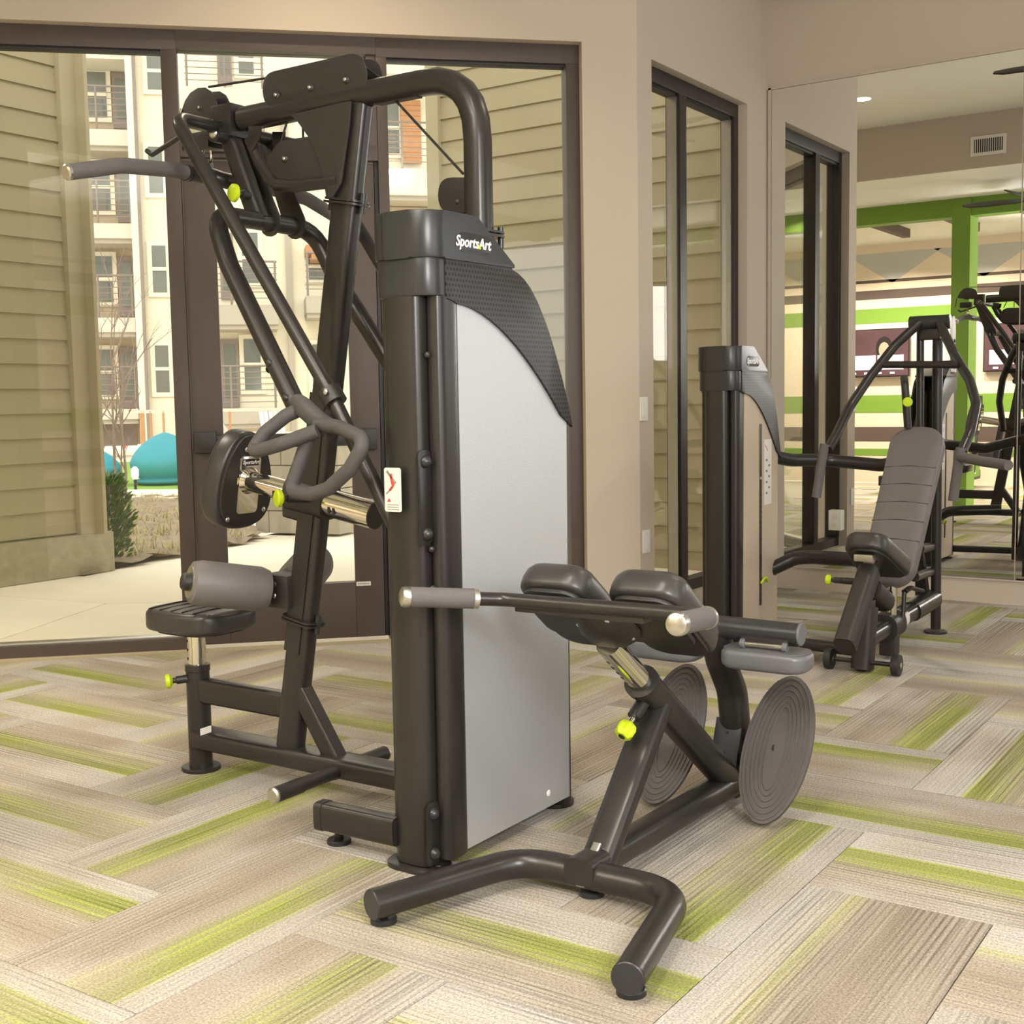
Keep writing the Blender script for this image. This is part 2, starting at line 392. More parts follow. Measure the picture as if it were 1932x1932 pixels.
# ---------------------------------------------------------------- room shell
W, L = .4233, .8466
X0, Y0 = -.609, 1.463
def S(o, kind='structure'): o['kind'] = kind; return o
CA = V((-4.8784, 3.6506, 0)); DA = V((.70710678, .70710678, 0)); NA = V((.70710678, -.70710678, 0))
def A(s, z, d=0): return CA + DA * s + NA * d + V((0, 0, z))
DW = .106     # wall face stands this far in front of the frames
XB = -2.93; YM = 7.064; ZC = 3.6
sB = ((XB + DW * -.70710678) - CA.x) / .70710678   # where the angled wall face meets the side wall
cornAB = A((XB - (CA + NA * DW).x) / .70710678, 0, DW)
AL = A(-4.2, 0, DW)
room = [V((cornAB.x, cornAB.y, 0)), V((XB, YM, 0)), V((3.4, YM, 0)), V((3.4, -2.262, 0)), V((AL.x, -2.262, 0)), V((AL.x, AL.y, 0))]
floor = S(finish(prism(B(), [p + V((0, 0, -.15)) for p in room], (0, 0, .143)), 'floor', 'backing'))
floor['label'] = 'grey, beige and lime carpet plank floor laid in a herringbone'
def clip(poly, p, n):
    out = []
    for i in range(len(poly)):
        a, b = poly[i], poly[(i + 1) % len(poly)]; da, db = (a - p).dot(n), (b - p).dot(n)
        if da >= 0: out.append(a)
        if da * db < 0: out.append(a + (b - a) * (da / (da - db)))
    return out
g = .0012
pm = None
def plankmesh(poly, org=V((0, 0, 0))):
    bm = B(); prism(bm, [V((p.x, p.y, -.0065)) for p in poly], (0, 0, .0065))
    top = [f for f in bm.faces if all(v.co.z > -.001 for v in f.verts)]
    bmesh.ops.bevel(bm, geom=list({e for f in top for e in f.edges}), offset=.0012, segments=1, affect='EDGES')
    bmesh.ops.recalc_face_normals(bm, faces=bm.faces)
    me = bpy.data.meshes.new('carpet_plank'); bm.to_mesh(me); bm.free(); me.materials.append(M['carpet']); return me
base_poly = [V((-W / 2 + g, -L / 2 + g, 0)), V((W / 2 - g, -L / 2 + g, 0)), V((W / 2 - g, L / 2 - g, 0)), V((-W / 2 + g, L / 2 - g, 0))]
pm = plankmesh(base_poly)
lim = [(room[0], NA), (V((XB, 0, 0)), V((1, 0, 0))), (V((0, YM, 0)), V((0, -1, 0))), (V((0, -2.262, 0)), V((0, 1, 0))), (V((3.4, 0, 0)), V((-1, 0, 0)))]
nplank = 0
for i in range(-14, 8):
    for j in range(-9, 15):
        k = (i + j) % 4
        if k not in (0, 2): continue
        c = V((X0 + (i + .5) * W, Y0 + (j + 1) * W, 0)) if k == 0 else V((X0 + (i + 1) * W, Y0 + (j + .5) * W, 0))
        if c.y < 1.0 and not (-5 < c.x < -1.2): continue          # behind the camera only what the mirror shows
        if c.x > 1.2 or c.x < -6.9: continue
        rz = 0 if k == 0 else math.pi / 2
        Mx = Matrix.Translation(c) @ Matrix.Rotation(rz, 4, 'Z')
        poly = [Mx @ p for p in base_poly]; full = True; ok = True
        inside = lambda p: True
        for n_, (p0, nn) in enumerate(lim):
            if n_ == 1 and c.y < cornAB.y: continue
            if n_ == 0 and c.y > cornAB.y + .45: continue
            q = clip(poly, p0, nn)
            if len(q) < 3: ok = False; break
            if len(q) != len(poly) or any((a - b).length > 1e-5 for a, b in zip(q, poly)): full = False
            poly = q
        if not ok: continue
        me = pm
        if not full:
            inv = Mx.inverted(); pl = [inv @ p for p in poly]
            area = abs(sum(a.x * b.y - a.y * b.x for a, b in zip(pl, pl[1:] + pl[:1]))) / 2
            if area < .004: continue
            me = plankmesh(pl)
        o = bpy.data.objects.new('carpet_plank', me); C.objects.link(o); o.parent = floor; o.location = c; o.rotation_euler = (0, 0, rz); nplank += 1

def wallA_piece(bm, s0, s1, z0, z1, d0, d1):
    prism(bm, [A(s0, z0, d0), A(s1, z0, d0), A(s1, z1, d0), A(s0, z1, d0)], NA * (d1 - d0))
ZH = 2.865     # head of the storefront opening
sR = 2.375     # right jamb
sEnd = (XB - (CA + NA * DW).x) / .70710678
bm = B()
wallA_piece(bm, -4.2, sEnd, ZH, ZC, -.12, DW)
wallA_piece(bm, sR, sEnd + .0, 0, ZH, -.12, DW)
wallA_piece(bm, -4.2, -3.2, 0, ZH, -.12, DW)
S(finish(bm, 'wall_left', 'wall'))
# side wall with the narrow window
WY0, WY1, WZ0, WZ1 = 5.60, 6.77, .10, 2.825
bm = B(); t = .16
def bx(x0, x1, y0, y1, z0, z1): box(bm, ((x0 + x1) / 2, (y0 + y1) / 2, (z0 + z1) / 2), (x1 - x0, y1 - y0, z1 - z0))
bx(XB - t, XB, cornAB.y, WY0, 0, ZC); bx(XB - t, XB, WY1, YM, 0, ZC); bx(XB - t, XB, WY0, WY1, WZ1, ZC); bx(XB - t, XB, WY0, WY1, 0, WZ0)
S(finish(bm, 'wall_center', 'wall'))
bm = B(); bx(XB - t, 3.4, YM, YM + .15, 0, ZC); S(finish(bm, 'wall_right', 'wall'))
bm = B(); bx(AL.x - .1, 3.5, -2.41, -2.262, 0, ZC); wb = S(finish(bm, 'wall_back', 'cream'))
bm = B(); bx(AL.x - .15, AL.x, -2.262, AL.y, 0, ZC); S(finish(bm, 'wall_far_left', 'wall'))
bm = B(); bx(3.4, 3.55, -2.262, YM, 0, .5); bx(3.4, 3.55, -2.262, YM, 3.0, ZC); bx(3.4, 3.55, 3.2, YM, .5, 3.0); bx(3.4, 3.55, -2.262, -.6, .5, 3.0); S(finish(bm, 'wall_window_side', 'wall'))
bm = B(); prism(bm, [p + V((0, 0, ZC)) for p in room], (0, 0, .2)); S(finish(bm, 'ceiling', 'ceil'))
bm = B(); bx(AL.x + .02, 3.4, -2.262, 2.60, 3.13, ZC); cl_ = S(finish(bm, 'ceiling_lower', 'ceil'))
bm = B(); bx(AL.x + .02, 3.4, 2.60, 2.628, 3.13, ZC); S(finish(bm, 'trim_bulkhead', 'wall'))
# painted stripes on the back wall
for z0, z1, mm in ((2.634, 2.672, 'brownp'), (2.422, 2.538, 'brownp'), (2.106, 2.298, 'green'), (.93, 1.16, 'green'), (.55, .74, 'brownp'), (.36, .45, 'green')):
    bm = B(); bx(-7, 0, -2.262, -2.259, z0, z1); finish(bm, 'painted_stripe', mm, wb)
for k in range(6):
    xc = -6.2 + k * 1.15
    bm = B(); prism(bm, [(xc - .62, -2.259, 3.02), (xc + .62, -2.259, 3.02), (xc, -2.259, 2.62)], (0, -.003, 0)); finish(bm, 'soffit_shade_triangle', 'shade_grey', wb)  # shading under the ceiling soffit, drawn as flat grey triangles
bm = B(); bx(-3.44, -3.26, .70, 1.02, 0, 3.13); S(finish(bm, 'column_1', 'green'))
bm = B(); bx(-7.0, 3.4, .80, 1.0, 2.95, 3.13); S(finish(bm, 'trim_beam', 'green'))
for k in range(7):
    xc = -6.9 + k * .8
    finish(box(B(), (xc, -.2, 3.08), (.09, 1.6, .1)), 'ceiling_joist', 'brownp', cl_)

# ---- storefront: left fixed window, door, right fixed window
def storefront(name, s0, s1, z0, z1, stiles, zsill, zhead, paneS, label):
    w_ = S(finish(prism(B(), [A(s0, zsill[0], -.05), A(s1, zsill[0], -.05), A(s1, zsill[1], -.05), A(s0, zsill[1], -.05)], NA * .1), name, 'bronze'))
    w_['label'] = label
    def fr(nm, a, b, c, d, d0=-.05, d1=.05, m='bronze'):
        bm = B(); prism(bm, [A(a, c, d0), A(b, c, d0), A(b, d, d0), A(a, d, d0)], NA * (d1 - d0), bev=.003); return finish(bm, nm, m, w_)
    fr('window_head', s0, s1, zhead[0], zhead[1])
    for a, b in stiles: fr('window_mullion', a, b, zsill[1], zhead[0])
    fr('glazing_bead', paneS[0], paneS[1], zhead[0] - .012, zhead[0], -.03, .035, 'dbronze')
    fr('glazing_bead', paneS[0], paneS[1], zsill[1], zsill[1] + .012, -.03, .035, 'steel')
    bm = B(); prism(bm, [A(paneS[0], zsill[1], -.004), A(paneS[1], zsill[1], -.004), A(paneS[1], zhead[0], -.004), A(paneS[0], zhead[0], -.004)], NA * .008); finish(bm, 'window_pane', 'glass', w_)
    return w_
storefront('window_1', -3.2, .484, 0, ZH, [(.414, .484), (-3.2, -3.13)], (0, .06), (2.775, ZH), (-3.13, .414), 'large fixed storefront window left of the glass door')
storefront('window_2', 1.392, sR, 0, ZH, [(1.392, 1.442), (2.309, sR)], (0, .065), (2.775, ZH), (1.442, 2.309), 'fixed storefront window right of the glass door')
d_ = S(finish(prism(B(), [A(.484, 2.785, -.05), A(1.392, 2.785, -.05), A(1.392, ZH, -.05), A(.484, ZH, -.05)], NA * .1), 'door_1', 'bronze')); d_['label'] = 'dark bronze glass storefront door with a push bar and transom'
def dp(nm, a, b, c, d, d0=-.03, d1=.03, m='bronze', bev=.003, par=d_):
    bm = B(); prism(bm, [A(a, c, d0), A(b, c, d0), A(b, d, d0), A(a, d, d0)], NA * (d1 - d0), bev=bev); return finish(bm, nm, m, par)
dp('transom_bar', .484, 1.392, 2.297, 2.365, -.05, .05)
dp('transom_pane', .484, 1.392, 2.365, 2.785, -.004, .004, 'glass', 0)
dp('transom_jamb', 1.345, 1.392, 2.365, 2.785, -.05, .04)
dp('door_gap', 1.372, 1.392, .02, 2.297, -.02, .03, 'dbronze')
dp('door_stile', .488, .63, .02, 2.285, -.03, .035); dp('door_stile', 1.232, 1.37, .02, 2.285, -.03, .035)
dp('door_rail', .63, 1.232, 2.19, 2.285, -.03, .035); dp('door_rail', .63, 1.232, .02, .29, -.03, .035)
dp('door_pane', .63, 1.232, .29, 2.19, -.005, .005, 'glass', 0)
pb = dp('push_bar', .56, 1.34, .955, 1.02, .05, .085, 'black', .006); dp('push_bar_mount', .50, .60, .935, 1.035, .035, .095, 'black', .006); dp('push_bar_mount', 1.27, 1.35, .935, 1.035, .035, .095, 'black', .006)
dp('door_closer', .56, .86, 2.315, 2.36, .05, .10, 'bronze', .004)
st = dp('door_sticker', 1.235, 1.305, .272, .292, .0352, .0358, 'sticker', 0); 
for k in range(7): dp('print_mark', 1.243 + k * .008, 1.248 + k * .008, .279, .285, .0358, .0361, 'ink', 0, st)
bm = B(); prism(bm, [A(-3.2, -.006, .05), A(sR, -.006, .05), A(sR, .006, .05), A(-3.2, .006, .05)], NA * .05); S(finish(bm, 'trim_threshold', 'trimtan'))

# ---- narrow window in the side wall
w3 = S(finish(box(B(), (XB - .10, (WY0 + WY1) / 2, WZ0 + .03), (.08, WY1 - WY0, .06)), 'window_3', 'shaded_frame')); w3['label'] = 'narrow two-light window beside the wall mirror'
def wb_(nm, y0, y1, z0, z1, x0, x1, m): return finish(box(B(), ((x0 + x1) / 2, (y0 + y1) / 2, (z0 + z1) / 2), (x1 - x0, y1 - y0, z1 - z0), 0, .003 if m == 'shaded_frame' else 0), nm, m, w3)
wb_('window_head', WY0, WY1, WZ1 - .075, WZ1, XB - .14, XB - .055, 'shaded_frame')
for a, b in ((WY0, WY0 + .05), (6.02, 6.10), (WY1 - .06, WY1)): wb_('window_mullion', a, b, WZ0 + .06, WZ1 - .075, XB - .14, XB - .055, 'shaded_frame')
for a, b in ((WY0 + .05, 6.02), (6.10, WY1 - .06)):
    wb_('window_pane', a, b, WZ0 + .06, WZ1 - .075, XB - .104, XB - .096, 'glass'); wb_('glazing_bead', b - .012, b, WZ0 + .06, WZ1 - .075, XB - .13, XB - .07, 'steel')
    wb_('glazing_bead', a, b, WZ1 - .09, WZ1 - .075, XB - .13, XB - .07, 'dbronze')

# ---- mirrors, switch plates
for x0, x1, lab in ((-2.90, -1.497, 'frameless wall mirror panel beside the narrow window, left of the seam'), (-1.491, 1.0, 'frameless wall mirror panel beyond the vertical seam at the right edge')):
    tag(finish(box(B(), ((x0 + x1) / 2, YM - .004, 1.545), (x1 - x0, .006, 2.815), 0, .0), 'wall_mirror', 'mirror'), lab, 'mirror')
for nm, z0, z1, x0, x1 in (('trim_1', 2.955, 2.968, -2.93, 1.0), ('trim_2', .13, .137, -2.93, 1.0)):
    S(finish(box(B(), ((x0 + x1) / 2, YM - .006, (z0 + z1) / 2), (x1 - x0, .012, z1 - z0)), nm, 'wall'))
S(finish(box(B(), (-2.912, YM - .006, 1.55), (.018, .012, 2.83)), 'trim_3', 'wall'))
def plate_on_B(y, z, lab, cat, nm, rocker):
    t_ = thing(nm, lab, cat, (XB, y, z - .06))
    finish(box(B(), (XB + .004, y, z), (.008, .073, .118), 0, .003), 'cover_plate', 'white', t_)
    if rocker: finish(box(B(), (XB + .009, y, z), (.006, .034, .068), 0, .002), 'rocker', 'white', t_)
    else:
        for zz in (z - .04, z + .04): bolt((XB + .008, y, zz), (1, 0, 0), .004, t_, 'steel', 'screw', .3)
plate_on_B(5.487, 1.105, 'white rocker light switch on the taupe wall', 'light switch', 'light_switch', True)
plate_on_B(5.503, .44, 'blank taupe cover plate low on the wall under the light switch', 'cover plate', 'blank_cover_plate', False)
t_ = thing('power_outlet', 'white outlet box low on the mirror behind the press bench', 'outlet', (-2.492, YM - .012, .37))
finish(box(B(), (-2.492, YM - .022, .428), (.075, .03, .118), 0, .003), 'outlet_box', 'white', t_)
for zz in (.405, .45): finish(box(B(), (-2.492, YM - .0385, zz), (.034, .004, .03), 0, .001), 'socket_face', 'sticker', t_)

# ================================================================ selectorised tower, used by both machines
def tower(t, xc, y0, H, k, panel, slot, hw=.09):
    """xc centre, y0 front, H height, k depth of the cabinet along y; parts go under thing t"""
    y1 = y0 + k
    # front post and rear post
    col = finish(tube(B(), [(xc - .005, y0 + .025, .015), (xc - .005, y0 + .025, H - .2)], .036, .055, (0, 1, 0), 28, 3.2), 'front_post', 'powder', t)
    for sx in (1, -1):
        finish(tube(B(), [(xc + sx * .068, y0 + .07, .03), (xc + sx * .068, y0 + .07, H - .2)], .044, .024, (0, 1, 0), 24, 3), 'cabinet_edge', 'powder', t)
    finish(box(B(), (xc, y0 + .06, H / 2 - .08), (.10, .05, H - .25)), 'cabinet_web', 'black', t)
    finish(tube(B(), [(xc, y1 - .02, .01), (xc, y1 - .02, H - .54)], .022, .085, (0, 1, 0), 24, 5), 'rear_post', 'powder', t)
    for yy, nm in ((y0 + .025, 'foot_plate'), (y1 - .005, 'foot_plate')):
        bm = B(); prism(bm, [(xc - .005 + a, yy + b, 0) for a, b in rrect(.085, .055, .05)], (0, 0, .012), .002); f_ = finish(bm, nm, 'powder', t)
        for a, b in ((.06, 0), (-.06, 0)): bolt((xc - .005 + a, yy + b, .012), (0, 0, 1), .009, f_, 'powder')
    # side panels with curved top
    zt = H - .2; N = 14
    def arc(i, z0, ztip, ya, yb, pw=2.2):
        q = i / N; return (ya + (yb - ya) * q, z0 - (z0 - ztip) * (q ** pw))
    low = [arc(i, H - .215, H - .53, y0 + .10, y1 - .012, 1.75) for i in range(N + 1)]
    for sx in (1, -1):
        x = xc + sx * (hw - .009)
        poly = [(x, y0 + .085, .035), (x, y1 - .02, .035)] + [(x, yy, zz + .02) for yy, zz in low[::-1]]
        pn = finish(prism(B(), poly, (sx * .005, 0, 0)), 'side_panel', panel, t)
        if sx == 1:
            pn['label'] = 'frosted silver side panel' if not slot else 'beige side panel with a weight slot'
        # perforated fin
        tip = (y1 + .012, H - .525)
        up = [(y0 + .335, H - .118)] + [(y0 + .335 + (y1 + .012 - y0 - .335) * q, H - .118 - .407 * (q ** 1.9)) for q in [i / 10 for i in range(1, 11)]]
        lw = [(yy, zz) for yy, zz in low if yy < y1 - .03]
        fin = [(x, y0 + .055, H - .205), (x, y0 + .055, H - .108), (x, y0 + .335, H - .108)] + [(x, a, b) for a, b in up] + [(x, a, b) for a, b in lw[::-1]]
        bm = B(); prism(bm, fin, (sx * .013, 0, 0), .002); finish(bm, 'perforated_fin', 'perf', t)
    # caps: outline in plan, lower collar and upper hood
    def plan(hx, ya, yb, r):
        out = []
        for cx, cy, s in ((hx - r, ya + r, 270), (hx - .004, yb - .004, 0), (-hx + .004, yb - .004, 90), (-hx + r, ya + r, 180)):
            rr = r if cy < yb - .01 else .004
            for q in range(9): a = math.radians(s + 90 * q / 8); out.append((xc + cx + rr * math.cos(a), cy + rr * math.sin(a)))
        return out
    bm = B(); prism(bm, [(a, b, H - .2) for a, b in plan(hw, y0 - .008, y0 + .10, .05)], (0, 0, .095), .004); finish(bm, 'hood_collar', 'shell', t)
    # hood with slanted back: extrude the plan then shear the rear top edge forwards
    bm = B(); prism(bm, [(a, b, H - .112) for a, b in plan(hw + .008, y0 - .015, y0 + .345, .062)], (0, 0, .112), .007)
    for v in bm.verts:
        if v.co.y > y0 + .2 and v.co.z > H - .06: v.co.y = y0 + .345 - .16 * min(1, (v.co.z - (H - .112)) / .112) - (y0 + .345 - v.co.y)
    hd = finish(bm, 'hood', 'shell', t, sharp=30)
    finish(box(B(), (xc - .042, y0 - .0145, H - .058), (.0015, .003, .10)), 'hood_seam', 'dbronze', hd)
    xs = xc + hw + .008
    bm = B(); prism(bm, [(xs - .001, y0 + .17 + a, H - .067 + b) for a, b in rrect(.07, .024, .022)], (.0022, 0, 0), .0008); bd = finish(bm, 'badge', 'shell', hd)
    return hd, bd, xs, low

# ================================================================ LAT MACHINE
YC = 2.63
lat = thing('lat_pulldown_machine', 'tall charcoal lat pulldown machine with a padded seat and silver side panel', 'exercise machine', (-2.4, YC, 0))
P = lambda bm, nm, m='powder', par=lat, **k: finish(bm, nm, m, par, **k)
hd, bd, xs, low = tower(lat, -1.885, 2.318, 1.603, .615, 'frost', False)
text('badge_text', 'SportsArt', (xs + .0018, 2.318 + .160, 1.603 - .067), (0, 1, 0), (0, 0, 1), .036, 'logo', bd, .22, .0007)
finish(prism(B(), [(xs + .0022, 2.318 + .177, 1.603 - .079), (xs + .0022, 2.318 + .190, 1.603 - .079), (xs + .0022, 2.318 + .188, 1.603 - .064)], (.0008, 0, 0)), 'badge_accent', 'lime', bd)
bolt((-1.7975, 2.80, .075), (1, 0, 0), .010, lat, 'white', 'panel_plug', .3)
# bolt plates on the front post
for zc_, hz in ((.925, .115), (.10, .078)):
    bm = B(); prism(bm, [(-1.832, 2.325 + a, zc_ + b) for a, b in rrect(.026, hz, .016)], (.006, -.006, 0), .0015); q = P(bm, 'bolt_plate')
    for s in (1, -1): bolt((-1.826, 2.322, zc_ + s * (hz - .028)), (1, -.5, 0), .016, q, 'shell', 'bolt', .9)
for zz in (1.265, .80, .705): bolt((-1.822, 2.335, zz), (1, -.6, 0), .008, lat, 'powder')
# warning label on the front post
wl = P(prism(B(), [(-1.9 + a, 2.2883, .945 + b) for a, b in rrect(.026, .053, .006)], (0, -.0006, 0)), 'warning_label', 'sticker')
wl['label'] = 'white warning label with a red pictogram'
for a0, b0, a1, b1, r_, m_ in ((-.004, .028, .004, .0, .0045, 'red'), (.004, .0, -.008, -.012, .003, 'red'), (-.015, .035, .012, .006, .003, 'ink'), (-.018, -.02, .004, -.002, .0015, 'ink')):
    finish(beam(B(), (-1.902 + a0, 2.2872, .955 + b0), (-1.902 + a1, 2.2872, .955 + b1), .0012, r_ * 2, (0, 1, 0)), 'pictogram', m_, wl)
finish(prism(B(), [(-1.918, 2.2876, .916), (-1.906, 2.2876, .916), (-1.912, 2.2876, .925)], (0, -.0006, 0)), 'warning_triangle', 'red', wl)
for i in range(3): finish(box(B(), (-1.9, 2.2873, .909 - i * .0055), (.036, .0006, .0016)), 'print_line', 'ink', wl)
# base rail, stabiliser, footrest
P(beam(B(), (-3.0, YC, .105), (-1.93, YC, .105), .06, .10), 'base_rail')
sa = P(beam(B(), (-2.1856,2.32,0.0836), (-1.9359,2.32,0.0872), .072, .05), 'stabiliser_arm'); finish(beam(B(), (-2.2005,2.32,0.0837), (-2.1763,2.32,0.0838), .075, .053), 'end_cap', 'black', sa)
lf = P(disc(B(), (-2.1721,2.3588,0), (0, 0, 1), .032, .012, 24, .003), 'leveling_foot', 'black'); p_ = V((-2.1721,2.3588,0)); finish(tube(B(), [p_, p_ + V((0, 0, .06))], .012, seg=12), 'foot_stem', 'powder', lf)
for zz in (.075, .175): bolt((-1.943, 2.34, zz), (-1, -.4, 0), .014, lat, 'powder')
a_, b_ = V((-2.3804,2.3369,0.1)), V((-2.3852,2.8006,0.1))
fr_ = P(tube(B(), [a_, b_], .0205, seg=18), 'foot_bar', 'powder')
dirn = (a_ - b_).normalized()
for e, s in ((a_, 1), (b_, -1)):
    finish(tube(B(), [e + dirn * s * .002, e - dirn * s * .10], .0222, seg=18), 'foot_grip', 'black', fr_); finish(disc(B(), e, dirn * s, .022, .012, 20, .005), 'end_cap', 'steel', fr_)
# seat post and seat
P(tube(B(), [(-3.004, YC, .01), (-3.004, YC, .335)], .037, seg=28), 'seat_post'); P(disc(B(), (-3.004, YC, 0), (0, 0, 1), .062, .012, 32, .003), 'base_disc')
P(lathe(B(), (-3.004, YC, .318), (0, 0, 1), [(.036, 0), (.0395, .002), (.0395, .022), (.030, .024)]), 'post_rim')
ch = P(tube(B(), [(-3.004, YC, .31), (-3.004, YC, .465)], .029, seg=28), 'seat_stem', 'chrome')
for zz in (.36, .388, .416, .444): finish(disc(B(), (-3.018, YC - .0258, zz), (-.48, -.88, 0), .0045, .001, 10), 'index_hole', 'dbronze', ch)
so = [(a, b) for a, b in [(.160 * math.copysign(abs(math.cos(t)) ** .62, math.cos(t)), .140 * math.copysign(abs(math.sin(t)) ** .62, math.sin(t))) for t in [2 * math.pi * i / 40 for i in range(40)]]]
sp_ = P(pad(B(), (-2.975, YC, .462), (1, 0, 0), (0, 1, 0), (0, 0, 1), so, .066, .022, .004, .012), 'seat', 'vinyl')
for k in range(-2, 3): finish(tube(B(), [(-2.975 + k * .05, YC - .122, .5290), (-2.975 + k * .05, YC, .5335), (-2.975 + k * .05, YC + .122, .5290)], .0026, seg=6), 'seat_seam', 'dbronze', sp_)
P(prism(B(), [(-2.975 + a * .8, YC + b * .8, .452) for a, b in so], (0, 0, .012)), 'seat_board', 'black')
knob((-3.0635,2.55,0.2917), (-.62, -.76, -.06), lat, .023, .075)
P(beam(B(), (-2.9774,2.63,0.2584), (-2.6082,2.63,0.257), .078, .05), 'seat_strut')
# upright, tilted, with collar rings and bumper strip
ut, ub = V((-2.274, YC, 1.965)), V((-2.612, YC, .10)); ud = (ut - ub).normalized(); un_ = V((0, 1, 0)).cross(ud)
P(tube(B(), [ub, ut], .044, .029, (1, 0, 0), 28, 3.4), 'upright')
for z_ in (1.70, .515):
    c_ = lerp(ub, ut, (z_ - ub.z) / (ut.z - ub.z))
    q = P(prism(B(), [c_ + un_ * a + V((0, b, 0)) for a, b in rrect(.064, .046, .03)], ud * .006), 'flange'); finish(prism(B(), [c_ + ud * .009 + un_ * a + V((0, b, 0)) for a, b in rrect(.062, .044, .03)], ud * .006), 'flange_ring', 'powder', q)
    for s in (1, -1): finish(tube(B(), [c_ + un_ * (s * .056) - ud * .02, c_ + un_ * (s * .056) + ud * .035], .0095, seg=12), 'flange_bolt', 'shell', q)
s0_, s1_ = lerp(ub, ut, .175), lerp(ub, ut, .58)
P(prism(B(), [s0_ + un_ * .022 + V((0, -.0285, 0)), s1_ + un_ * .022 + V((0, -.0285, 0)), s1_ - un_ * .038 + V((0, -.0275, 0)), s0_ - un_ * .038 + V((0, -.0275, 0))], (0, -.004, 0)), 'bumper_strip', 'black')
P(beam(B(), (-2.56,2.63,0.3176), (-2.3932,2.63,0.0765), .058, .05, (1, 0, 0)), 'brace')
# boom
P(tube(B(), [(-2.71, YC, 1.985), (-1.875, YC, 1.988), (-1.875, YC, 1.56)], .036, .034, (0, 1, 0), 24, 2.4, .17), 'boom')
for dz in (0, .010): P(prism(B(), [(-1.875 + a, YC + b, 1.572 + dz) for a, b in rrect(.05, .062, .03)], (0, 0, .006)), 'boom_flange')
for a, b in ((.036, .044), (.036, -.044)): P(tube(B(), [(-1.875 + a, YC + b, 1.545), (-1.875 + a, YC + b, 1.60)], .008, seg=12), 'flange_bolt', 'shell')
P(box(B(), (-2.13, YC, 1.9535), (.14, .024, .004)), 'cable_slot', 'dbronze')
# pulley housings
def housing(pts, y_off, nm, bolts, m='plate', name_b='pulley_bolt', th=.0045):
    h_ = None
    for s in (-1, 1):
        yy = s * y_off; bm = B(); prism(bm, [(p[0], YC + yy, p[2]) for p in pts], (0, th * s, 0), .001)
        h_ = P(bm, nm, m)
        if s == -1:
            for bp, r_ in bolts: b0 = bolt((bp[0], YC + yy - th, bp[2]), (0, -1, 0), r_, h_, 'plate'); finish(dome(B(), (bp[0], YC + yy - th - r_ * .5, bp[2]), (0, -1, 0), r_ * .45, .5), 'bolt_socket', 'steel', b0)
    return h_
def rpoly(pts, rad, n=6):
    pts = [V(p) for p in pts]; out = []; m_ = len(pts)
    for i in range(m_):
        p = pts[i]; a = pts[i - 1] - p; b = pts[(i + 1) % m_] - p; d = min(rad / math.tan(a.angle(b) / 2), a.length * .495, b.length * .495)
        p0 = p + a.normalized() * d; p1 = p + b.normalized() * d
        out += [p0 * (1 - t) ** 2 + p * 2 * t * (1 - t) + p1 * t * t for t in [k / n for k in range(n + 1)]]
    return out
hp = rpoly([(-2.5968,2.6,1.9938),(-2.5985,2.6,2.0895),(-2.2148,2.6,2.0895),(-2.2059,2.6,1.9724)], .07)
housing(hp, .03, 'pulley_cover', [((-2.5432,2.6,2.0226), .012), ((-2.4133,2.6,2.0232), .012), ((-2.283,2.6,2.0244), .012)])
def pulley(c, r): return P(lathe(B(), V(c) + V((0, -.012, 0)), (0, 1, 0), [(r * .8, 0), (r, .002), (r * .9, .008), (r * .86, .012), (r * .9, .016), (r, .022), (r * .8, .024)], 32), 'pulley_wheel', 'black')
for q in ((-2.5599,2.63,2.0337), (-2.441,2.63,2.0362), (-2.2922,2.63,2.0304)): pulley(q, .046)
for q in ((-2.5061,2.6,2.0692), (-2.3349,2.6,2.0704)): P(tube(B(), [V(q), V(q) + V((0, .064, 0))], .007, seg=10), 'spacer_bolt', 'steel')
hp2 = rpoly([(-2.6031,2.6,1.817),(-2.5886,2.6,1.8553),(-2.5366,2.6,1.896),(-2.3168,2.6,1.8902),(-2.311,2.6,1.7904),(-2.3568,2.6,1.7642),(-2.5424,2.6,1.7672)], .05)
housing(hp2, .03, 'pulley_cover', [((-2.5182,2.6,1.8438), .012)])
for q in ((-2.5369,2.63,1.8506), (-2.4207,2.63,1.8481)): pulley(q, .044)
gp = [(-2.4865,2.6,1.9592),(-2.457,2.6,1.9363),(-2.4189,2.6,1.8894),(-2.391,2.6,1.8428),(-2.3714,2.6,1.7902),(-2.3604,2.6,1.7216),(-2.3392,2.6,1.7136),(-2.3028,2.6,1.7539),(-2.2706,2.6,1.8981),(-2.2606,2.6,1.9638),(-2.314,2.6,1.9646)]
for s in (-1, 1): P(prism(B(), [(p[0], YC + s * .037, p[2]) for p in gp], (0, .006 * s, 0), .001), 'gusset_plate', 'plate')
fp = [(-2.9548,2.6,2.0092),(-2.9439,2.6,2.0357),(-2.9258,2.6,2.064),(-2.9014,2.6,2.0836),(-2.8687,2.6,2.0924),(-2.8369,2.6,2.0891),(-2.8128,2.6,2.0748),(-2.7984,2.6,2.0514),(-2.7933,2.6,2.0204),(-2.7929,2.6,1.9869)]
housing(fp, .026, 'front_pulley_cover', [((-2.8628,2.6,2.0349), .009)])
pulley((-2.8798,2.63,2.0413), .050)
bolt((-2.9462,2.6,2.036), (-.5, -.8, .2), .009, lat, 'steel')
P(box(B(), (-2.8831,2.63,1.9424), (.10, .06, .05), 0, .008), 'pulley_guide', 'black')
rp = rpoly([(-1.9898,2.62,1.6445),(-1.9874,2.62,1.7338),(-1.8638,2.62,1.7199),(-1.8658,2.62,1.6324)], .048)
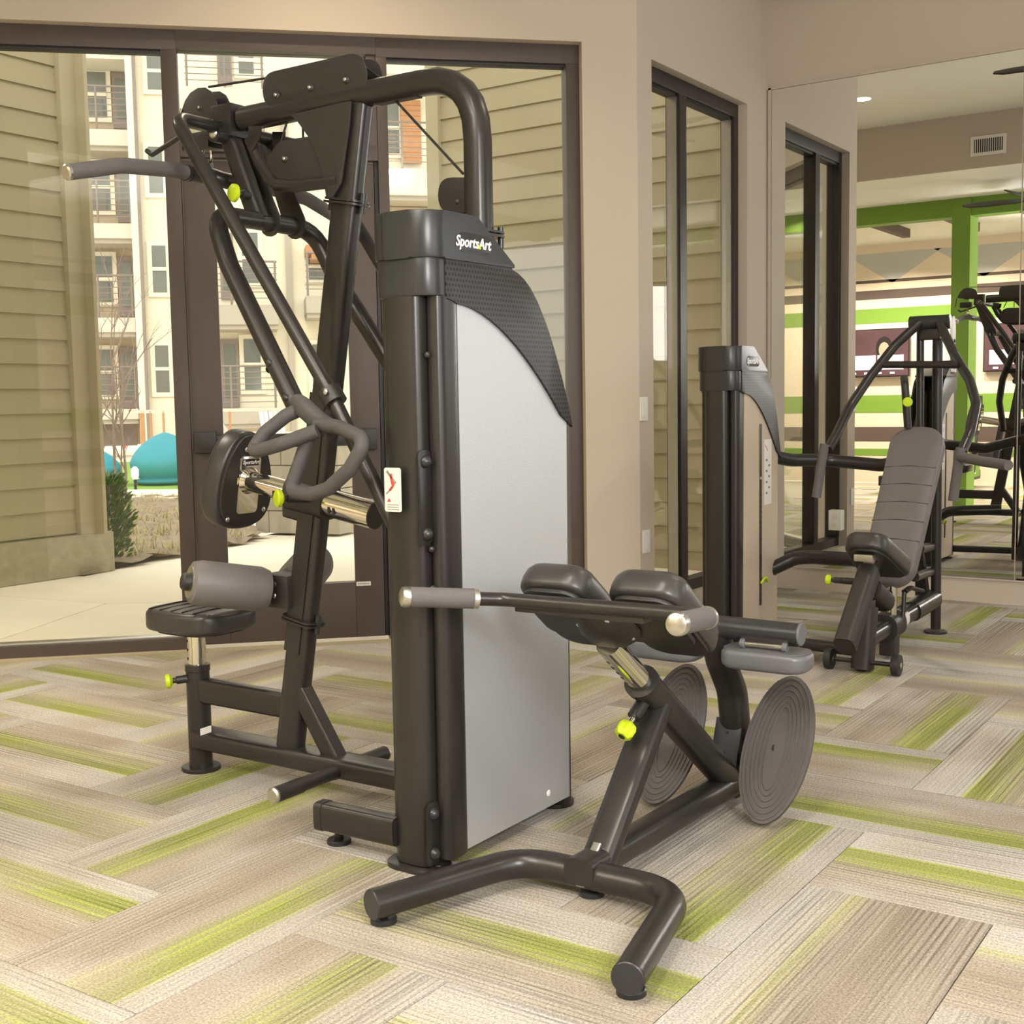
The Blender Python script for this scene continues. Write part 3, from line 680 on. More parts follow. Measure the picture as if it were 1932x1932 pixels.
for s in (-1, 1): P(prism(B(), [(p[0], YC + s * .018, p[2]) for p in rp], (0, .005 * s, 0), .001), 'rear_pulley_cover', 'black')
pulley((-1.9345,2.63,1.6727), .05); bolt((-1.9278,2.607,1.6665), (0, -1, 0), .008, lat, 'plate')
# cables
def cable(pts, r=.0035): P(tube(B(), pts, r, seg=8), 'cable', 'black')
cable([(-2.8537,2.63,2.0991),(-2.61,2.63,2.0871),(-2.2825,2.63,2.085),(-2.1945,2.63,2.0236)]); cable([(-2.1452,2.63,1.9594),(-1.9227,2.63,1.7386)]); cable([(-2.5362,2.63,1.9611),(-2.566,2.63,1.9016)]); cable([(-2.4787,2.63,1.9576),(-2.4791,2.63,1.9021)])
cable([(-2.966,2.63,2.005), (-2.9777,2.63,1.9277)])
# hinge block, upper cross bar with the two long support rods
P(box(B(), (-2.7696,2.63,1.9828), (.085, .075, .095), 0, .006), 'hinge_block')
for dx, dz in ((-.02, .02), (-.02, -.02)): bolt(((-2.7696,2.63,1.9828)[0] + dx, YC - .0375, (-2.7696,2.63,1.9828)[2] + dz), (0, -1, 0), .005, lat, 'dbronze', 'index_hole', .2)
rodn = [(-2.7928,2.63,1.9676), (-2.6986,2.36,1.9407), (-2.1549,2.36,1.1758), (-1.9451,2.36,0.8286)]
for pts in (rodn, mir(rodn)):
    rd = P(tube(B(), pts, .0195, seg=18, up=(0, 1, 0), bend=.075), 'support_rod')
    c0, c1 = lerp(pts[2], pts[1], .016), lerp(pts[2], pts[1], -.028)
    finish(tube(B(), [c0, c1], .031, seg=20), 'rod_collar', 'black', rd)
    e = V(pts[3]); s = -1 if e.y < YC else 1
    finish(box(B(), e + V((-.004, .0, .0)), (.012, .05, .14), 0, .003), 'rod_bracket', 'black', rd)
bolt((-2.145,2.328,1.1838), (-.4, -1, .1), .010, lat, 'steel')
hk = P(tube(B(), [(-2.8279,2.5,1.9339), (-2.964,2.5,1.8952), (-2.9867,2.5,1.9103)], .0075, seg=10, bend=.01), 'bar_hook', 'black')
# S tube under the pulley cover, hinge link plates
P(tube(B(), [(-2.6581,2.6,1.9176),(-2.6229,2.6,1.8491),(-2.5691,2.6,1.779),(-2.4807,2.6,1.7649),(-2.3218,2.6,1.7617)], .018, seg=16, bend=.07, up=(0, 1, 0)), 'guide_tube')
for s in (-1, 1): P(prism(B(), [(p[0], YC + s * .045, p[2]) for p in [(-2.6436,2.6,1.9485),(-2.593,2.6,1.9416),(-2.5987,2.6,1.9099),(-2.6344,2.6,1.8758),(-2.6468,2.6,1.8833)]], (0, .005 * s, 0), .001), 'hinge_plate')
# row lever: hinge tube, link, cross tube, two arms
hpv = V((-2.7717,2.63,1.9434)); P(tube(B(), [hpv + V((0, -.065, 0)), hpv + V((0, .065, 0))], .026, seg=22), 'hinge_pin', 'powder'); bolt(hpv + V((0, -.065, 0)), (0, -1, 0), .016, lat, 'steel')
xt = V((-2.6613,2.63,1.6884))
P(beam(B(), hpv, xt, .052, .06, (0, 1, 0), 3), 'lever_link')
for s in (-1, 1):
    dl = (xt - hpv).normalized(); nl = V((0, 1, 0)).cross(dl); pl = []
    for k in range(9): a = math.pi * k / 8; pl.append(xt + (nl * math.cos(a) + dl * math.sin(a)) * .042)
    for k in range(9): a = math.pi * k / 8; pl.append(hpv + (-nl * math.cos(a) - dl * math.sin(a)) * .026)
    if s < 0: P(prism(B(), [p + V((.006, .034, 0)) for p in pl], (0, .006, 0), .001), 'lever_plate', 'powder')
    if s > 0: P(prism(B(), [p + V((.02, .125, 0)) for p in pl], (0, .005, 0), .001), 'stop_plate', 'plate')
arm = [tuple(xt), (-2.6387,2.43,1.6818), (-2.5671,2.415,1.5373), (-2.2956,2.38,1.1463)]
arm[1] = (arm[1][0], 2.43, xt.z - .005)
for pts in (arm, mir(arm)):
    ar = P(tube(B(), pts, .027, seg=20, up=(0, 1, 0), bend=.09), 'lever_arm')
    d0 = (V(pts[3]) - V(pts[2])).normalized(); s = -1 if pts[3][1] < YC else 1
    nn = V((0, s, 0)).cross(d0)
    for q in (.94, .70): bolt(lerp(pts[2], pts[3], q) + V((0, s * .024, 0)), (0, s, 0), .011, ar, 'powder', 'bolt', .8)
    bolt(lerp(pts[2], pts[3], .74) + V((-.026, s * .008, 0)), (-1, 0, .0), .011, ar, 'black', 'bolt', .9)
kn = V((-2.6912,2.55,1.7634)); knob(kn, (-.2, -.97, .05), lat, .026, .04)
bolt((-2.6895,2.6,1.7666), (-.4, -1, 0), .012, lat, 'steel')
# handles: solid hub with two loops
def mh(pts, f): return mir(pts) if f else pts
for f in (False, True):
    hub = mh([(-2.2346,2.34,1.1461),(-2.1809,2.34,1.1091),(-2.1348,2.34,1.0861)], f)
    hb_ = P(tube(B(), [mh([(-2.2818,2.37,1.1545)], f)[0]] + list(hub[:2]) + [hub[2]], .021, .026, seg=18, exp=2.6, up=(0, 1, 0), bend=.03), 'row_handle', 'hgrip')
    finish(tube(B(), mh([(-2.2538,2.36,1.1433),(-2.2859,2.33,1.1249),(-2.3342,2.3,1.0819),(-2.3542,2.28,1.0428),(-2.3405,2.27,1.0337),(-2.2488,2.27,1.0533),(-2.1575,2.31,1.087)], f), .0185, seg=14, up=(0, 1, 0), bend=.035), 'grip_loop', 'hgrip', hb_)
    finish(tube(B(), mh([(-2.1755,2.33,1.1026),(-2.0859,2.31,1.0948),(-1.979,2.27,1.0701),(-1.9695,2.26,1.0462),(-2.0103,2.26,0.9945),(-2.0906,2.27,0.9441),(-2.154,2.28,0.9285),(-2.2274,2.29,0.9311),(-2.2439,2.3,0.9477),(-2.1945,2.32,1.0787)], f), .0185, seg=14, up=(0, 1, 0), bend=.04), 'grip_loop', 'hgrip', hb_)
# lat bar with carabiner
zb = 1.845; xb = -2.90
barp = list([(-2.8306,2.105,1.7735),(-2.813,2.267,1.8128),(-2.816,2.455,1.8271),(-2.8449,2.59,1.8296)]) + [(xb + .03, 2.63, 1.845)]
barp = barp + [(p[0], 2 * YC - p[1], p[2]) for p in barp[-2::-1]]
lb = P(tube(B(), barp, .017, seg=18, bend=.15), 'pull_bar', 'powder')
for pts in (barp[:4], barp[:-5:-1]):
    g_ = [lerp(pts[0], pts[1], .02)] + list(pts[1:3]) + [lerp(pts[2], pts[3], .35)]
    gg = finish(tube(B(), g_, .0215, seg=20, bend=.15), 'bar_grip', 'foam', lb)
    d0 = (V(pts[0]) - V(pts[1])).normalized(); finish(disc(B(), V(pts[0]) - d0 * .004, d0, .0215, .012, 20, .004), 'end_cap', 'steel', lb)
    e0 = lerp(pts[2], pts[3], .32); d1 = (V(pts[3]) - V(pts[2])).normalized(); finish(tube(B(), [e0, e0 + d1 * .012], .024, seg=20), 'grip_ring', 'powder', lb)
finish(tube(B(), [lerp(barp[2], barp[3], .45), barp[3], barp[4], barp[5], lerp(barp[6], barp[5], .45)], .024, seg=20, bend=.1), 'bar_sleeve', 'powder', lb)
cb = P(prism(B(), [(-2.875, YC + a, 1.868 + b) for a, b in rrect(.022, .016, .006)], (.006, 0, 0)), 'carabiner_tab', 'steel')
ring = [(-2.872 + .004 * math.cos(t), YC + .014 * math.cos(t), 1.905 + .03 * math.sin(t)) for t in [2 * math.pi * i / 16 for i in range(17)]]
finish(tube(B(), ring, .0045, seg=8, up=(1, 0, 0), cap=False), 'carabiner', 'chrome', cb)
# chest pad with chrome tube through the upright
ax0, ax1 = V((-2.7429,2.63,0.9272)), V((-2.248,2.63,0.8417)); ad = (ax1 - ax0).normalized()
upd = V((0, 1, 0)).cross(ad); upd = upd if upd.z > 0 else -upd
P(tube(B(), [ax0, lerp(ax0, ax1, .45)], .032, seg=26), 'pad_tube', 'chrome'); tb = P(tube(B(), [lerp(ax0, ax1, .4), ax1], .041, seg=28), 'pad_tube', 'chrome'); finish(disc(B(), ax1, ad, .0405, .004, 28, .001), 'end_cap', 'powder', tb)
for q in (.72, .755, .27, .31): c_ = lerp(ax0, ax1, q); r_ = .041 if q > .5 else .032; finish(prism(B(), [c_ + V((0, -r_ * .93, -.011)) + ad * a + V((0, 0, b)) for a, b in rrect(.004, .009, .002)], (0, -.004, .0)), 'index_hole', 'dbronze', tb)
P(tube(B(), [lerp(ax0, ax1, .36), lerp(ax0, ax1, .66)], .05, .044, (0, 0, 1), 24, 3), 'tube_clamp', 'black')
P(beam(B(), lerp(ax0, ax1, .33) + V((0, -.0, -.05)), lerp(ax0, ax1, .56) + V((0, 0, -.05)), .05, .055), 'clamp_block', 'black')
po = []
for t in range(44):
    a = 2 * math.pi * t / 44; c_, s_ = math.cos(a), math.sin(a); wd = .108 - .030 * s_
    po.append((wd * math.copysign(abs(c_) ** .82, c_),   .150 * math.copysign(abs(s_) ** .88, s_) - .003))
pc = ax0 - ad * .016
cpd = P(pad(B(), pc, (0, 1, 0), upd, -ad, po, .085, .034, .004, .010), 'chest_pad', 'vinyl')
bb = P(prism(B(), [pc + V((0, a * .9, 0)) + upd * (b * .93) for a, b in po], ad * .012, .002), 'pad_board', 'plate')
pp = finish(prism(B(), [pc + ad * .012 + V((0, a, 0)) + upd * (b - .012) for a, b in rrect(.042, .088, .012)], ad * .005, .001), 'mount_plate', 'chrome', bb)
for a, b in ((-.015, .095), (-.07, -.115), (.075, -.095)): bolt(pc + ad * .012 + V((0, a, 0)) + upd * b, ad, .008, bb, 'steel', 'screw', .5)
lbp = finish(prism(B(), [pc + ad * .017 + V((0, a, 0)) + upd * (b + .057) for a, b in rrect(.034, .0105, .005)], ad * .001), 'nameplate', 'black', bb)
P(lathe(B(), ax0 - ad * .006, ad, [(.045, 0), (.042, .006), (.033, .02)]), 'weld_ring', 'chrome')
text('nameplate_text', 'SportsArt', pc + ad * .0185 + upd * .057, (0, 1, 0), upd, .0165, 'logo', lat, .2, .0004)
knob((-2.5043,2.5,0.8911), (-.42, -.90, .05), lat, .025, .075)
# thigh rollers
rc = V((-2.6034,2.63,0.607))
bk = P(box(B(), rc, (.11, .10, .10), 0, .012), 'roller_bracket', 'plate'); bolt(rc + V((.0, -.05, -.012)), (0, -1, 0), .008, bk, 'steel'); bolt(rc + V((.0, -.05, .022)), (0, -1, 0), .011, bk, 'plate')
e0 = V((-2.7273,2.37,0.6547)); b0 = V((-2.6201,2.575,0.6117))
for f in (False, True):
    p0, p1 = (e0, b0) if not f else (V(mir([e0])[0]), V(mir([b0])[0]))
    d0 = (p1 - p0).normalized(); ln = (p1 - p0).length; r_ = .066
    P(lathe(B(), p0, d0, [(.030, .012), (.048, 0), (.060, .008), (r_, .03), (r_, ln - .03), (.058, ln - .006), (.040, ln)], 32), 'thigh_roller', 'gvinyl')
    q = P(disc(B(), p0 + d0 * .006, -d0, .047, .006, 28, .001), 'roller_washer', 'steel'); finish(disc(B(), p0, -d0, .026, .022, 24, .006), 'roller_cap', 'black', q)
    P(prism(B(), [p1 + V((0, 0, z_)) + d0 * x_ for x_, z_ in ((-.005, .055), (.06, .03), (.06, -.03), (-.005, -.045))], V((0, 0, 1)).cross(d0) * .01), 'roller_ear', 'plate')
    P(tube(B(), [p0, rc], .016, seg=12), 'roller_axle', 'black')
stc = P(prism(B(), [V((-2.7369,2.3969,0.2)) + V((0, 0, 0)), V((-2.74,2.4421,0.2)), V((-2.74,2.4421,0.2)) + V((0, 0, .02)), V((-2.7369,2.3969,0.2)) + V((0, 0, .02))], (.0004, -.0004, 0)), 'serial_sticker', 'sticker')

# ================================================================ BACK EXTENSION BENCH
XH = -1.437
hyp = thing('back_extension_bench', 'charcoal back extension bench with two hip pads and oval foot plates', 'exercise bench', (XH, 2.6, 0))
Hp = lambda bm, nm, m='powder', par=hyp, **k: finish(bm, nm, m, par, **k)
ub_ = [(*(-1.7449,1.9979,0.055)[:2], .055), (*(-1.6446,2.1483,0.078)[:2], .055), (*(-1.6085,2.2525,0.078)[:2], .055), (*(-1.2674,2.3006,0.078)[:2], .055), (*(-1.1591,2.2456,0.078)[:2], .055), (*(-1.103,1.9891,0.055)[:2], .055)]
pu = [ub_[0], (-1.62, 2.27, .055), (XH + .2, 2.31, .055), ub_[5]]
lft, rgt = V(ub_[0]), V(ub_[5])
path = [lft, V((-1.613,2.3909,0.055)), V((-1.1976,2.3997,0.055)), rgt]
tb = Hp(tube(B(), path, .034, seg=24, bend=.13), 'floor_tube')
for e, n_ in ((lft, path[1]), (rgt, path[2])): finish(disc(B(), e, e - n_, .0335, .006, 24, .002), 'end_plug', 'shell', tb)
for q in ((722,1733), (1190,1868), (1116,1690)):
    p_ = V((0, 0, 0))
for p_ in (V((-1.749,2.0367,0)), V((-1.1221,2.0357,0)), V((-1.4317,2.4123,0))):
    lf = Hp(disc(B(), p_, (0, 0, 1), .030, .013, 24, .003), 'leveling_foot', 'shell'); finish(tube(B(), [p_ + V((0, 0, .01)), p_ + V((0, 0, .06))], .010, seg=10), 'foot_stem', 'black', lf)
# leaning post, base beam, sleeve
Hp(tube(B(), [(-1.437,2.4295,0.0417), (-1.437,2.7499,0.3784)], .026, .042, (0, 1, .6), 26, 3), 'front_post')
Hp(beam(B(), (XH, 2.36, .07), (XH, 3.20, .055), .062, .078, exp=3.2, seg=26), 'base_beam')
Hp(beam(B(), (-1.437,2.3666,0.035), (-1.437,2.4507,0.1093), .022, .012, (1, 0, 0)), 'weld_gusset', 'steel')
slT, slB = V((-1.437,2.6773,0.4504)), V((XH, 3.175, .075)); sd = (slT - slB).normalized()
Hp(tube(B(), [slB, slT], .037, .041, (1, 0, 0), 26, 2.4), 'post_sleeve')
Hp(lathe(B(), slT - sd * .012, sd, [(.036, 0), (.045, .003), (.045, .022), (.034, .026)]), 'sleeve_rim', 'black')
hT = slT + sd * .21
cp = Hp(tube(B(), [slT - sd * .05, hT], .031, seg=28), 'adjust_post', 'chrome')
nf = V((-.25, -1, 0)); nf = (nf - sd * nf.dot(sd)).normalized()
for k in range(6): finish(disc(B(), slT + sd * (.025 + k * .028) + nf * .0305, nf, .0052, .0012, 12), 'index_hole', 'dbronze', cp)
# knob at the sleeve
kb = V((-1.437,2.6795,0.4177)) + V((0, -.04, 0)); kd = V((-.12, -.75, -.6)).normalized()
Hp(tube(B(), [slT - sd * .05, slT - sd * .05 + kd * .085], .018, seg=18), 'pin_barrel'); Hp(tube(B(), [slT - sd * .05 + kd * .08, slT - sd * .05 + kd * .11], .008, seg=12), 'pin_rod', 'chrome')
k0 = slT - sd * .05 + kd * .105; bm = B(); prev = None
x_ = kd.orthogonal().normalized(); y_ = kd.cross(x_)
for rr, hh in ((.012, 0), (.020, .006), (.024, .016), (.023, .034), (.015, .043)):
    ring = [bm.verts.new(k0 + kd * hh + (x_ * math.cos(a) + y_ * math.sin(a)) * rr * (1 + .09 * math.cos(6 * a))) for a in [2 * math.pi * i / 36 for i in range(36)]]
    if prev:
        for j in range(36): bm.faces.new((prev[j], prev[(j + 1) % 36], ring[(j + 1) % 36], ring[j]))
    else: bm.faces.new(ring[::-1])
    prev = ring
bm.faces.new(prev); kk = Hp(bm, 'star_knob', 'lime'); finish(disc(B(), k0 + kd * .043, kd, .009, .001, 16), 'knob_insert', 'black', kk)
# head: bracket plate, dish, hip pads
pdir = V((0, .80, -.60)); pn_ = V((0, .60, .80))
hc = V((XH, 2.51, .625))
Hp(prism(B(), [hc + V((a, 0, 0)) + pdir * b for a, b in rrect(.20, .085, .03)], pn_ * .012, .002), 'head_plate', 'black')
Hp(lathe(B(), hc - pn_ * .002, -pn_, [(.082, 0), (.080, .008), (.060, .032), (.035, .046)], 36), 'head_dish', 'black')
for a in (.3, 2.0, 3.5, 5.2): bolt(hc - pn_ * .022 + V((.066 * math.cos(a), 0, 0)) + pdir * (.066 * math.sin(a)), -pn_, .007, hyp, 'steel')
for s in (-1, 1):
    o_ = V((XH + s * .123, 2.545, .628))
    out = rrect(.094, .152, .055, 7)
    out = [(a, b) for a, b in out]
    hp_ = Hp(pad(B(), o_, (1, 0, 0), pdir, pn_, out, .078, .045, .004, .014), 'hip_pad', 'vinyl')
    finish(prism(B(), [o_ + V((a * .88, 0, 0)) + pdir * (b * .9) - pn_ * .010 for a, b in out], pn_ * .012, .002), 'pad_board', 'black', hp_)
    sm = [o_ + V((s * .0 + a * 1.0, 0, 0)) for a in ()]
    for a, b in ((.03, .05), (-.03, -.08)): bolt(o_ + V((a, 0, 0)) + pdir * b - pn_ * .010, -pn_, .010, hp_, 'plate', 'screw', .3)
# handlebar
gl, gr = V((-1.7775,2.17,0.7115)), V((-1.0872,2.17,0.7086))
hbp = [gl, V((-1.6251,2.36,0.69)), V((-1.1053,2.375,0.6914)), gr]
hb0 = Hp(tube(B(), hbp, .0165, seg=18, bend=.06), 'handlebar')
for e, n_ in ((gl, hbp[1]), (gr, hbp[2])):
    d0 = (n_ - e).normalized()
    finish(tube(B(), [e + d0 * .008, e + d0 * .165], .0235, seg=22), 'foam_grip', 'foam', hb0); finish(lathe(B(), e + d0 * .012, -d0, [(.0245, 0), (.0245, .010), (.022, .017), (.012, .022)]), 'grip_cap', 'steel', hb0); finish(tube(B(), [e + d0 * .163, e + d0 * .175], .0245, seg=22), 'grip_ring', 'steel', hb0)
Hp(box(B(), (XH, 2.39, .672), (.34, .045, .022), 0, .004), 'bar_bracket', 'powder')
# rear post, cross bar and ankle pads
rpth = [V((XH, 3.10, .52)), V((XH, 3.14, .42)), V((XH, 3.215, .32)), V((XH, 3.24, .20)), V((XH, 3.225, .055))]
Hp(tube(B(), rpth, .030, .044, (0, 1, 0), 24, 2.6, .12), 'rear_post')
xb_ = Hp(tube(B(), [(XH - .248, 3.10, .527), (XH + .245, 3.10, .522)], .0315, seg=26), 'cross_bar', 'shell')
for s in (-1, 1): finish(disc(B(), (XH + s * .246, 3.10, .5245), (s, 0, 0), .031, .006, 26, .002), 'end_cap', 'svinyl', xb_)
for s in (-1, 1):
    c_ = V((XH + s * .157, 3.09, .425))
    ap = Hp(pad(B(), c_, (1, 0, 0), (0, 1, 0), (0, 0, 1), rrect(.122, .062, .045, 6), .052, .014, 0, .020), 'ankle_pad', 'svinyl')
    finish(prism(B(), [c_ + V((a * .95, b * .9, .0515)) for a, b in rrect(.122, .062, .045, 6)], (0, 0, .003)), 'pad_board', 'svinyl', ap)
    finish(tube(B(), [c_ + V((-.065, -.02, .066)), c_ + V((.065, -.02, .066))], .0075, seg=12), 'hinge_rod', 'chrome', ap)
    finish(box(B(), c_ + V((0, .0, .078)), (.135, .04, .018), 0, .003), 'hinge_saddle', 'powder', ap)
    for a in (-.06, .06): finish(disc(B(), c_ + V((a - .006, -.02, .066)), (1, 0, 0), .014, .012, 16, .002), 'hinge_boss', 'svinyl', ap)
# foot plate bracket and oval plates
Hp(prism(B(), [(-1.437,3.1448,0.0343),(-1.437,3.2544,0.189),(-1.437,3.3771,0.1602),(-1.437,3.2768,-0.015)], (.006, 0, 0)), 'side_bracket', 'shell')
Hp(prism(B(), [(XH - .05, 3.165, .08), (XH + .03, 3.165, .08), (XH + .03, 3.225, .235), (XH - .05, 3.225, .235)], (0, -.006, .002), .001), 'plate_bracket', 'shell')
for a, z_, y_ in ((-.012, .20, 3.208), (-.012, .145, 3.187)): Hp(disc(B(), (XH + a, y_ - .003, z_), (0, -.93, .36), .005, .004, 12), 'bracket_hole', 'dbronze')
for s in (-1, 1):
    pc = V((XH + s * .162, 3.155, .188)); ta = V((0, .125, .180)).normalized(); tn = V((0, -ta.z, ta.y))
    pr_ = Hp(prism(B(), [pc + V((.097 * math.cos(a), 0, 0)) + ta * (.216 * math.sin(a)) for a in [2 * math.pi * i / 56 for i in range(56)]], tn * .010, .003), 'foot_plate', 'rubber')
    for k in range(6):
        ra, rb = .086 - k * .0118, .204 - k * .0167
        rg = [pc + tn * .0105 + V((ra * math.cos(a), 0, 0)) + ta * (rb * math.sin(a)) for a in [2 * math.pi * i / 48 for i in range(49)]]
        finish(tube(B(), rg, .0028, .0028, tn, 6, 2, 0, False), 'grip_ridge', 'rubber', pr_)
    Hp(tube(B(), [pc - tn * .002, V((XH, 3.225, .11))], .018, seg=12), 'plate_arm', 'black')

# ================================================================ CHEST PRESS
XC = -1.66
prs = thing('chest_press_machine', 'charcoal chest press machine with a grey padded backrest, in front of the mirror', 'exercise machine', (-1.8, 5.5, 0))
Q = lambda bm, nm, m='powder', par=prs, **k: finish(bm, nm, m, par, **k)
hd2, bd2, xs2, low2 = tower(prs, -2.387, 5.17, 1.385, .51, 'beige_panel', True, .097)
text('badge_text', 'SportsArt', (xs2 + .0018, 5.17 + .17, 1.385 - .067), (0, 1, 0), (0, 0, 1), .036, 'logo', bd2, .2, .0012)
px_ = -2.387 + .094
sl = Q(prism(B(), [(px_, 5.455 + a, .60 + b) for a, b in rrect(.012, .43, .01)], (.0015, 0, 0)), 'weight_slot', 'dbronze')
for k in range(20): finish(box(B(), (px_ + .002, 5.455, .20 + k * .026), (.002, .02, .017)), 'weight_plate', 'plate', sl)
finish(box(B(), (px_ + .002, 5.455, .775), (.003, .02, .012)), 'guide_clip', 'steel', sl)
finish(tube(B(), [(px_ + .004, 5.45, .275), (px_ + .012, 5.47, .298), (px_ + .012, 5.50, .300), (px_ + .008, 5.525, .275)], .006, seg=8, bend=.02), 'weight_pin', 'lime', sl)
dl_ = Q(prism(B(), [(px_, 5.54 + a, .80 + b) for a, b in rrect(.045, .155, .004)], (.0008, 0, 0)), 'instruction_label', 'sticker')
for k in range(7): finish(box(B(), (px_ + .0012, 5.525 + (k % 2) * .03, .70 + k * .026), (.0006, .02, .010)), 'label_print', 'ink', dl_)
finish(beam(B(), (px_ + .001, 5.505, .93), (px_ + .001, 5.54, .90), .001, .004, (1, 0, 0)), 'label_print', 'red', dl_)
# connecting tubes, base
Q(tube(B(), [(-2.387, 5.60, .885)] + [(-2.2802,5.8,0.8433),(-2.1698,6,0.8351),(-1.8994,6.03,0.811)] + [(XC + .02, 6.05, .88)], .032, .040, (0, 0, 1), 22, 2.6, .12), 'upper_tie_tube')
Q(tube(B(), [(-2.387, 5.60, .28)] + [(-2.2098,5.68,0.3752),(-2.1337,5.69,0.3835),(-1.8897,5.62,0.3929)], .034, seg=22, bend=.1), 'lower_tie_tube')
Q(beam(B(), (-2.38, 5.20, .07), (XC - .02, 5.12, .07), .045, .06), 'base_tie_tube', 'black')
# rear uprights on disc
Q(tube(B(), [(XC + .02, 6.055, .02), (XC + .02, 6.02, 1.50)], .024, seg=22), 'rear_upright'); Q(tube(B(), [(XC - .055, 6.03, .12), (XC - .055, 6.0, 1.47)], .018, seg=18), 'rear_upright')
Q(disc(B(), (XC + .02, 6.055, 0), (0, 0, 1), .055, .012, 28, .003), 'base_disc')
Q(beam(B(), (XC - .02, 6.04, .12), (XC - .02, 5.87, .50), .04, .04, (1, 0, 0)), 'brace')
# base beam with steel track, carriage, sticker
Q(tube(B(), [(XC, 6.05, .165), (XC, 5.70, .155)], .045, .05, (0, 0, 1), 24, 2.6), 'base_beam')
tr_ = Q(tube(B(), [(XC, 5.72, .155), (XC, 5.06, .135)], .036, .042, (0, 0, 1), 24, 3), 'seat_track', 'shell')
for a in (-.03, 0, .03): finish(beam(B(), (XC + a, 5.70, .191), (XC + a, 5.08, .171), .006, .010), 'track_groove', 'black', tr_)
finish(tube(B(), [(XC, 5.55, .151), (XC, 5.47, .148)], .0372, .0432, (0, 0, 1), 24, 3, 0, False), 'warning_sticker', 'sticker', tr_)
Q(tube(B(), [(XC, 5.44, .148), (XC, 5.30, .143)], .058, .062, (0, 0, 1), 26, 2.6), 'seat_carriage', 'plate'); Q(box(B(), (XC + .01, 5.36, .06), (.07, .08, .09), 0, .012), 'carriage_block', 'plate')
Q(tube(B(), [(XC + .02, 5.36, .16), (XC + .02, 5.36, .36)], .021, seg=22), 'seat_stem', 'chrome'); Q(tube(B(), [(XC + .055, 5.40, .16), (XC + .055, 5.42, .29)], .010, seg=12), 'lever_post', 'powder')
Q(tube(B(), [(XC + .055, 5.42, .29), (XC + .07, 5.46, .305), (XC + .085, 5.58, .275)], .010, .016, seg=12, bend=.03), 'release_lever', 'black')
# front leg and wheels
Q(tube(B(), [(XC - .005, 5.045, .012), (XC + .0, 5.075, .27)], .050, .043, (0, 1, 0), 24, 3.4), 'front_leg', 'plate'); Q(box(B(), (XC, 5.075, .275), (.06, .07, .05), 0, .012), 'leg_cap', 'black')
for zz in (.20, .085): bolt((XC - .005, 5.045 - .045 + zz * .1, zz), (0, -1, 0), .010, prs, 'shell')
ax_ = Q(tube(B(), [(XC - .13, 5.03, .045), (XC + .135, 5.03, .045)], .010, seg=12), 'wheel_axle', 'black')
for s in (-1, 1):
    wh = Q(lathe(B(), (XC + s * .142 - .0175, 5.03, .045), (1, 0, 0), [(.034, 0), (.044, .003), (.045, .010), (.045, .025), (.044, .032), (.034, .035)], 28), 'transport_wheel', 'black'); finish(disc(B(), (XC + s * .142 + .0176, 5.03, .045), (1, 0, 0), .012, .002, 16), 'wheel_hub', 'steel', wh)
# inclined front tube
f0, f1 = V((-1.66,5.1065,0.416)), V((-1.66,4.81,0.1468))
Q(tube(B(), [f0, f1], .042, .052, (1, 0, 0), 26, 3.4), 'incline_tube', 'plate'); fdir = (f1 - f0).normalized(); Q(tube(B(), [f1 - fdir * .004, f1 + fdir * .002], .036, .046, (1, 0, 0), 26, 3.4), 'tube_liner', 'dbronze')
Q(tube(B(), [f0 - fdir * .09, f0 + fdir * .02], .034, .044, (1, 0, 0), 24, 3.4), 'inner_tube', 'chrome')
kp = f0 + fdir * .06; Q(tube(B(), [kp, kp + V((-.10, 0, 0))], .014, seg=14), 'pin_barrel'); knob(tuple(kp + V((-.17, 0, 0))), (-1, 0, 0), prs, .022, .05)
Q(tube(B(), [f0 + fdir * .02 + V((0, .02, -.06)), (XC + .0, 5.30, .26)], .05, .045, (1, 0, 0), 22, 2.6), 'seat_yoke', 'plate')
# seat pad (tilted) and backrest
sdir = (V((XC, 5.36, .39)) - V((XC, 5.03, .555))).normalized(); sn = V((1, 0, 0)).cross(sdir); sn = sn if sn.z > 0 else -sn
scn = V((XC, 5.195, .472))
so2 = [(a * (1.0 if b > 0 else .82 + .0 * b), b) for a, b in rrect(.115, .19, .08, 7)]
se = Q(pad(B(), scn - sn * .03, (1, 0, 0), sdir, sn, so2, .075, .03, .004, .012), 'seat', 'vinyl'); finish(prism(B(), [scn - sn * .04 + V((a * .85, 0, 0)) + sdir * (b * .88) for a, b in so2], sn * .012), 'seat_board', 'black', se)
finish(box(B(), scn - sn * .05 - sdir * .12, (.08, .08, .03), 0, .006), 'seat_bracket', 'steel', se)
bT, bBm = V((-1.66,5.8122,1.0102)), V((-1.66,5.3082,0.3447)); bdir = (bT - bBm).normalized(); bn = V((1, 0, 0)).cross(bdir); bn = bn if bn.y < 0 else -bn
bl = (bT - bBm).length; bc = (bT + bBm) / 2
bo = rrect(.122, bl / 2, .10, 8); bo = [(a * (1 if b > -bl / 2 + .2 else .93), b) for a, b in bo]
bk_ = Q(pad(B(), bc - bn * .06, (1, 0, 0), bdir, bn, bo, .065, .022, .003, .008), 'backrest', 'gvinyl')
for q in (.215, .33, .445, .56, .68):
    c_ = bT - bdir * (bl * (q + .07)); finish(tube(B(), [c_ + V((-.116, 0, 0)) + bn * .004, c_ + bn * .0085 + bdir * .008, c_ + V((.116, 0, 0)) + bn * .004], .0022, seg=6, bend=.2), 'backrest_seam', 'plate', bk_)
finish(prism(B(), [bc - bn * .07 + V((a * .9, 0, 0)) + bdir * (b * .95) for a, b in bo], bn * .012), 'backrest_board', 'black', bk_)
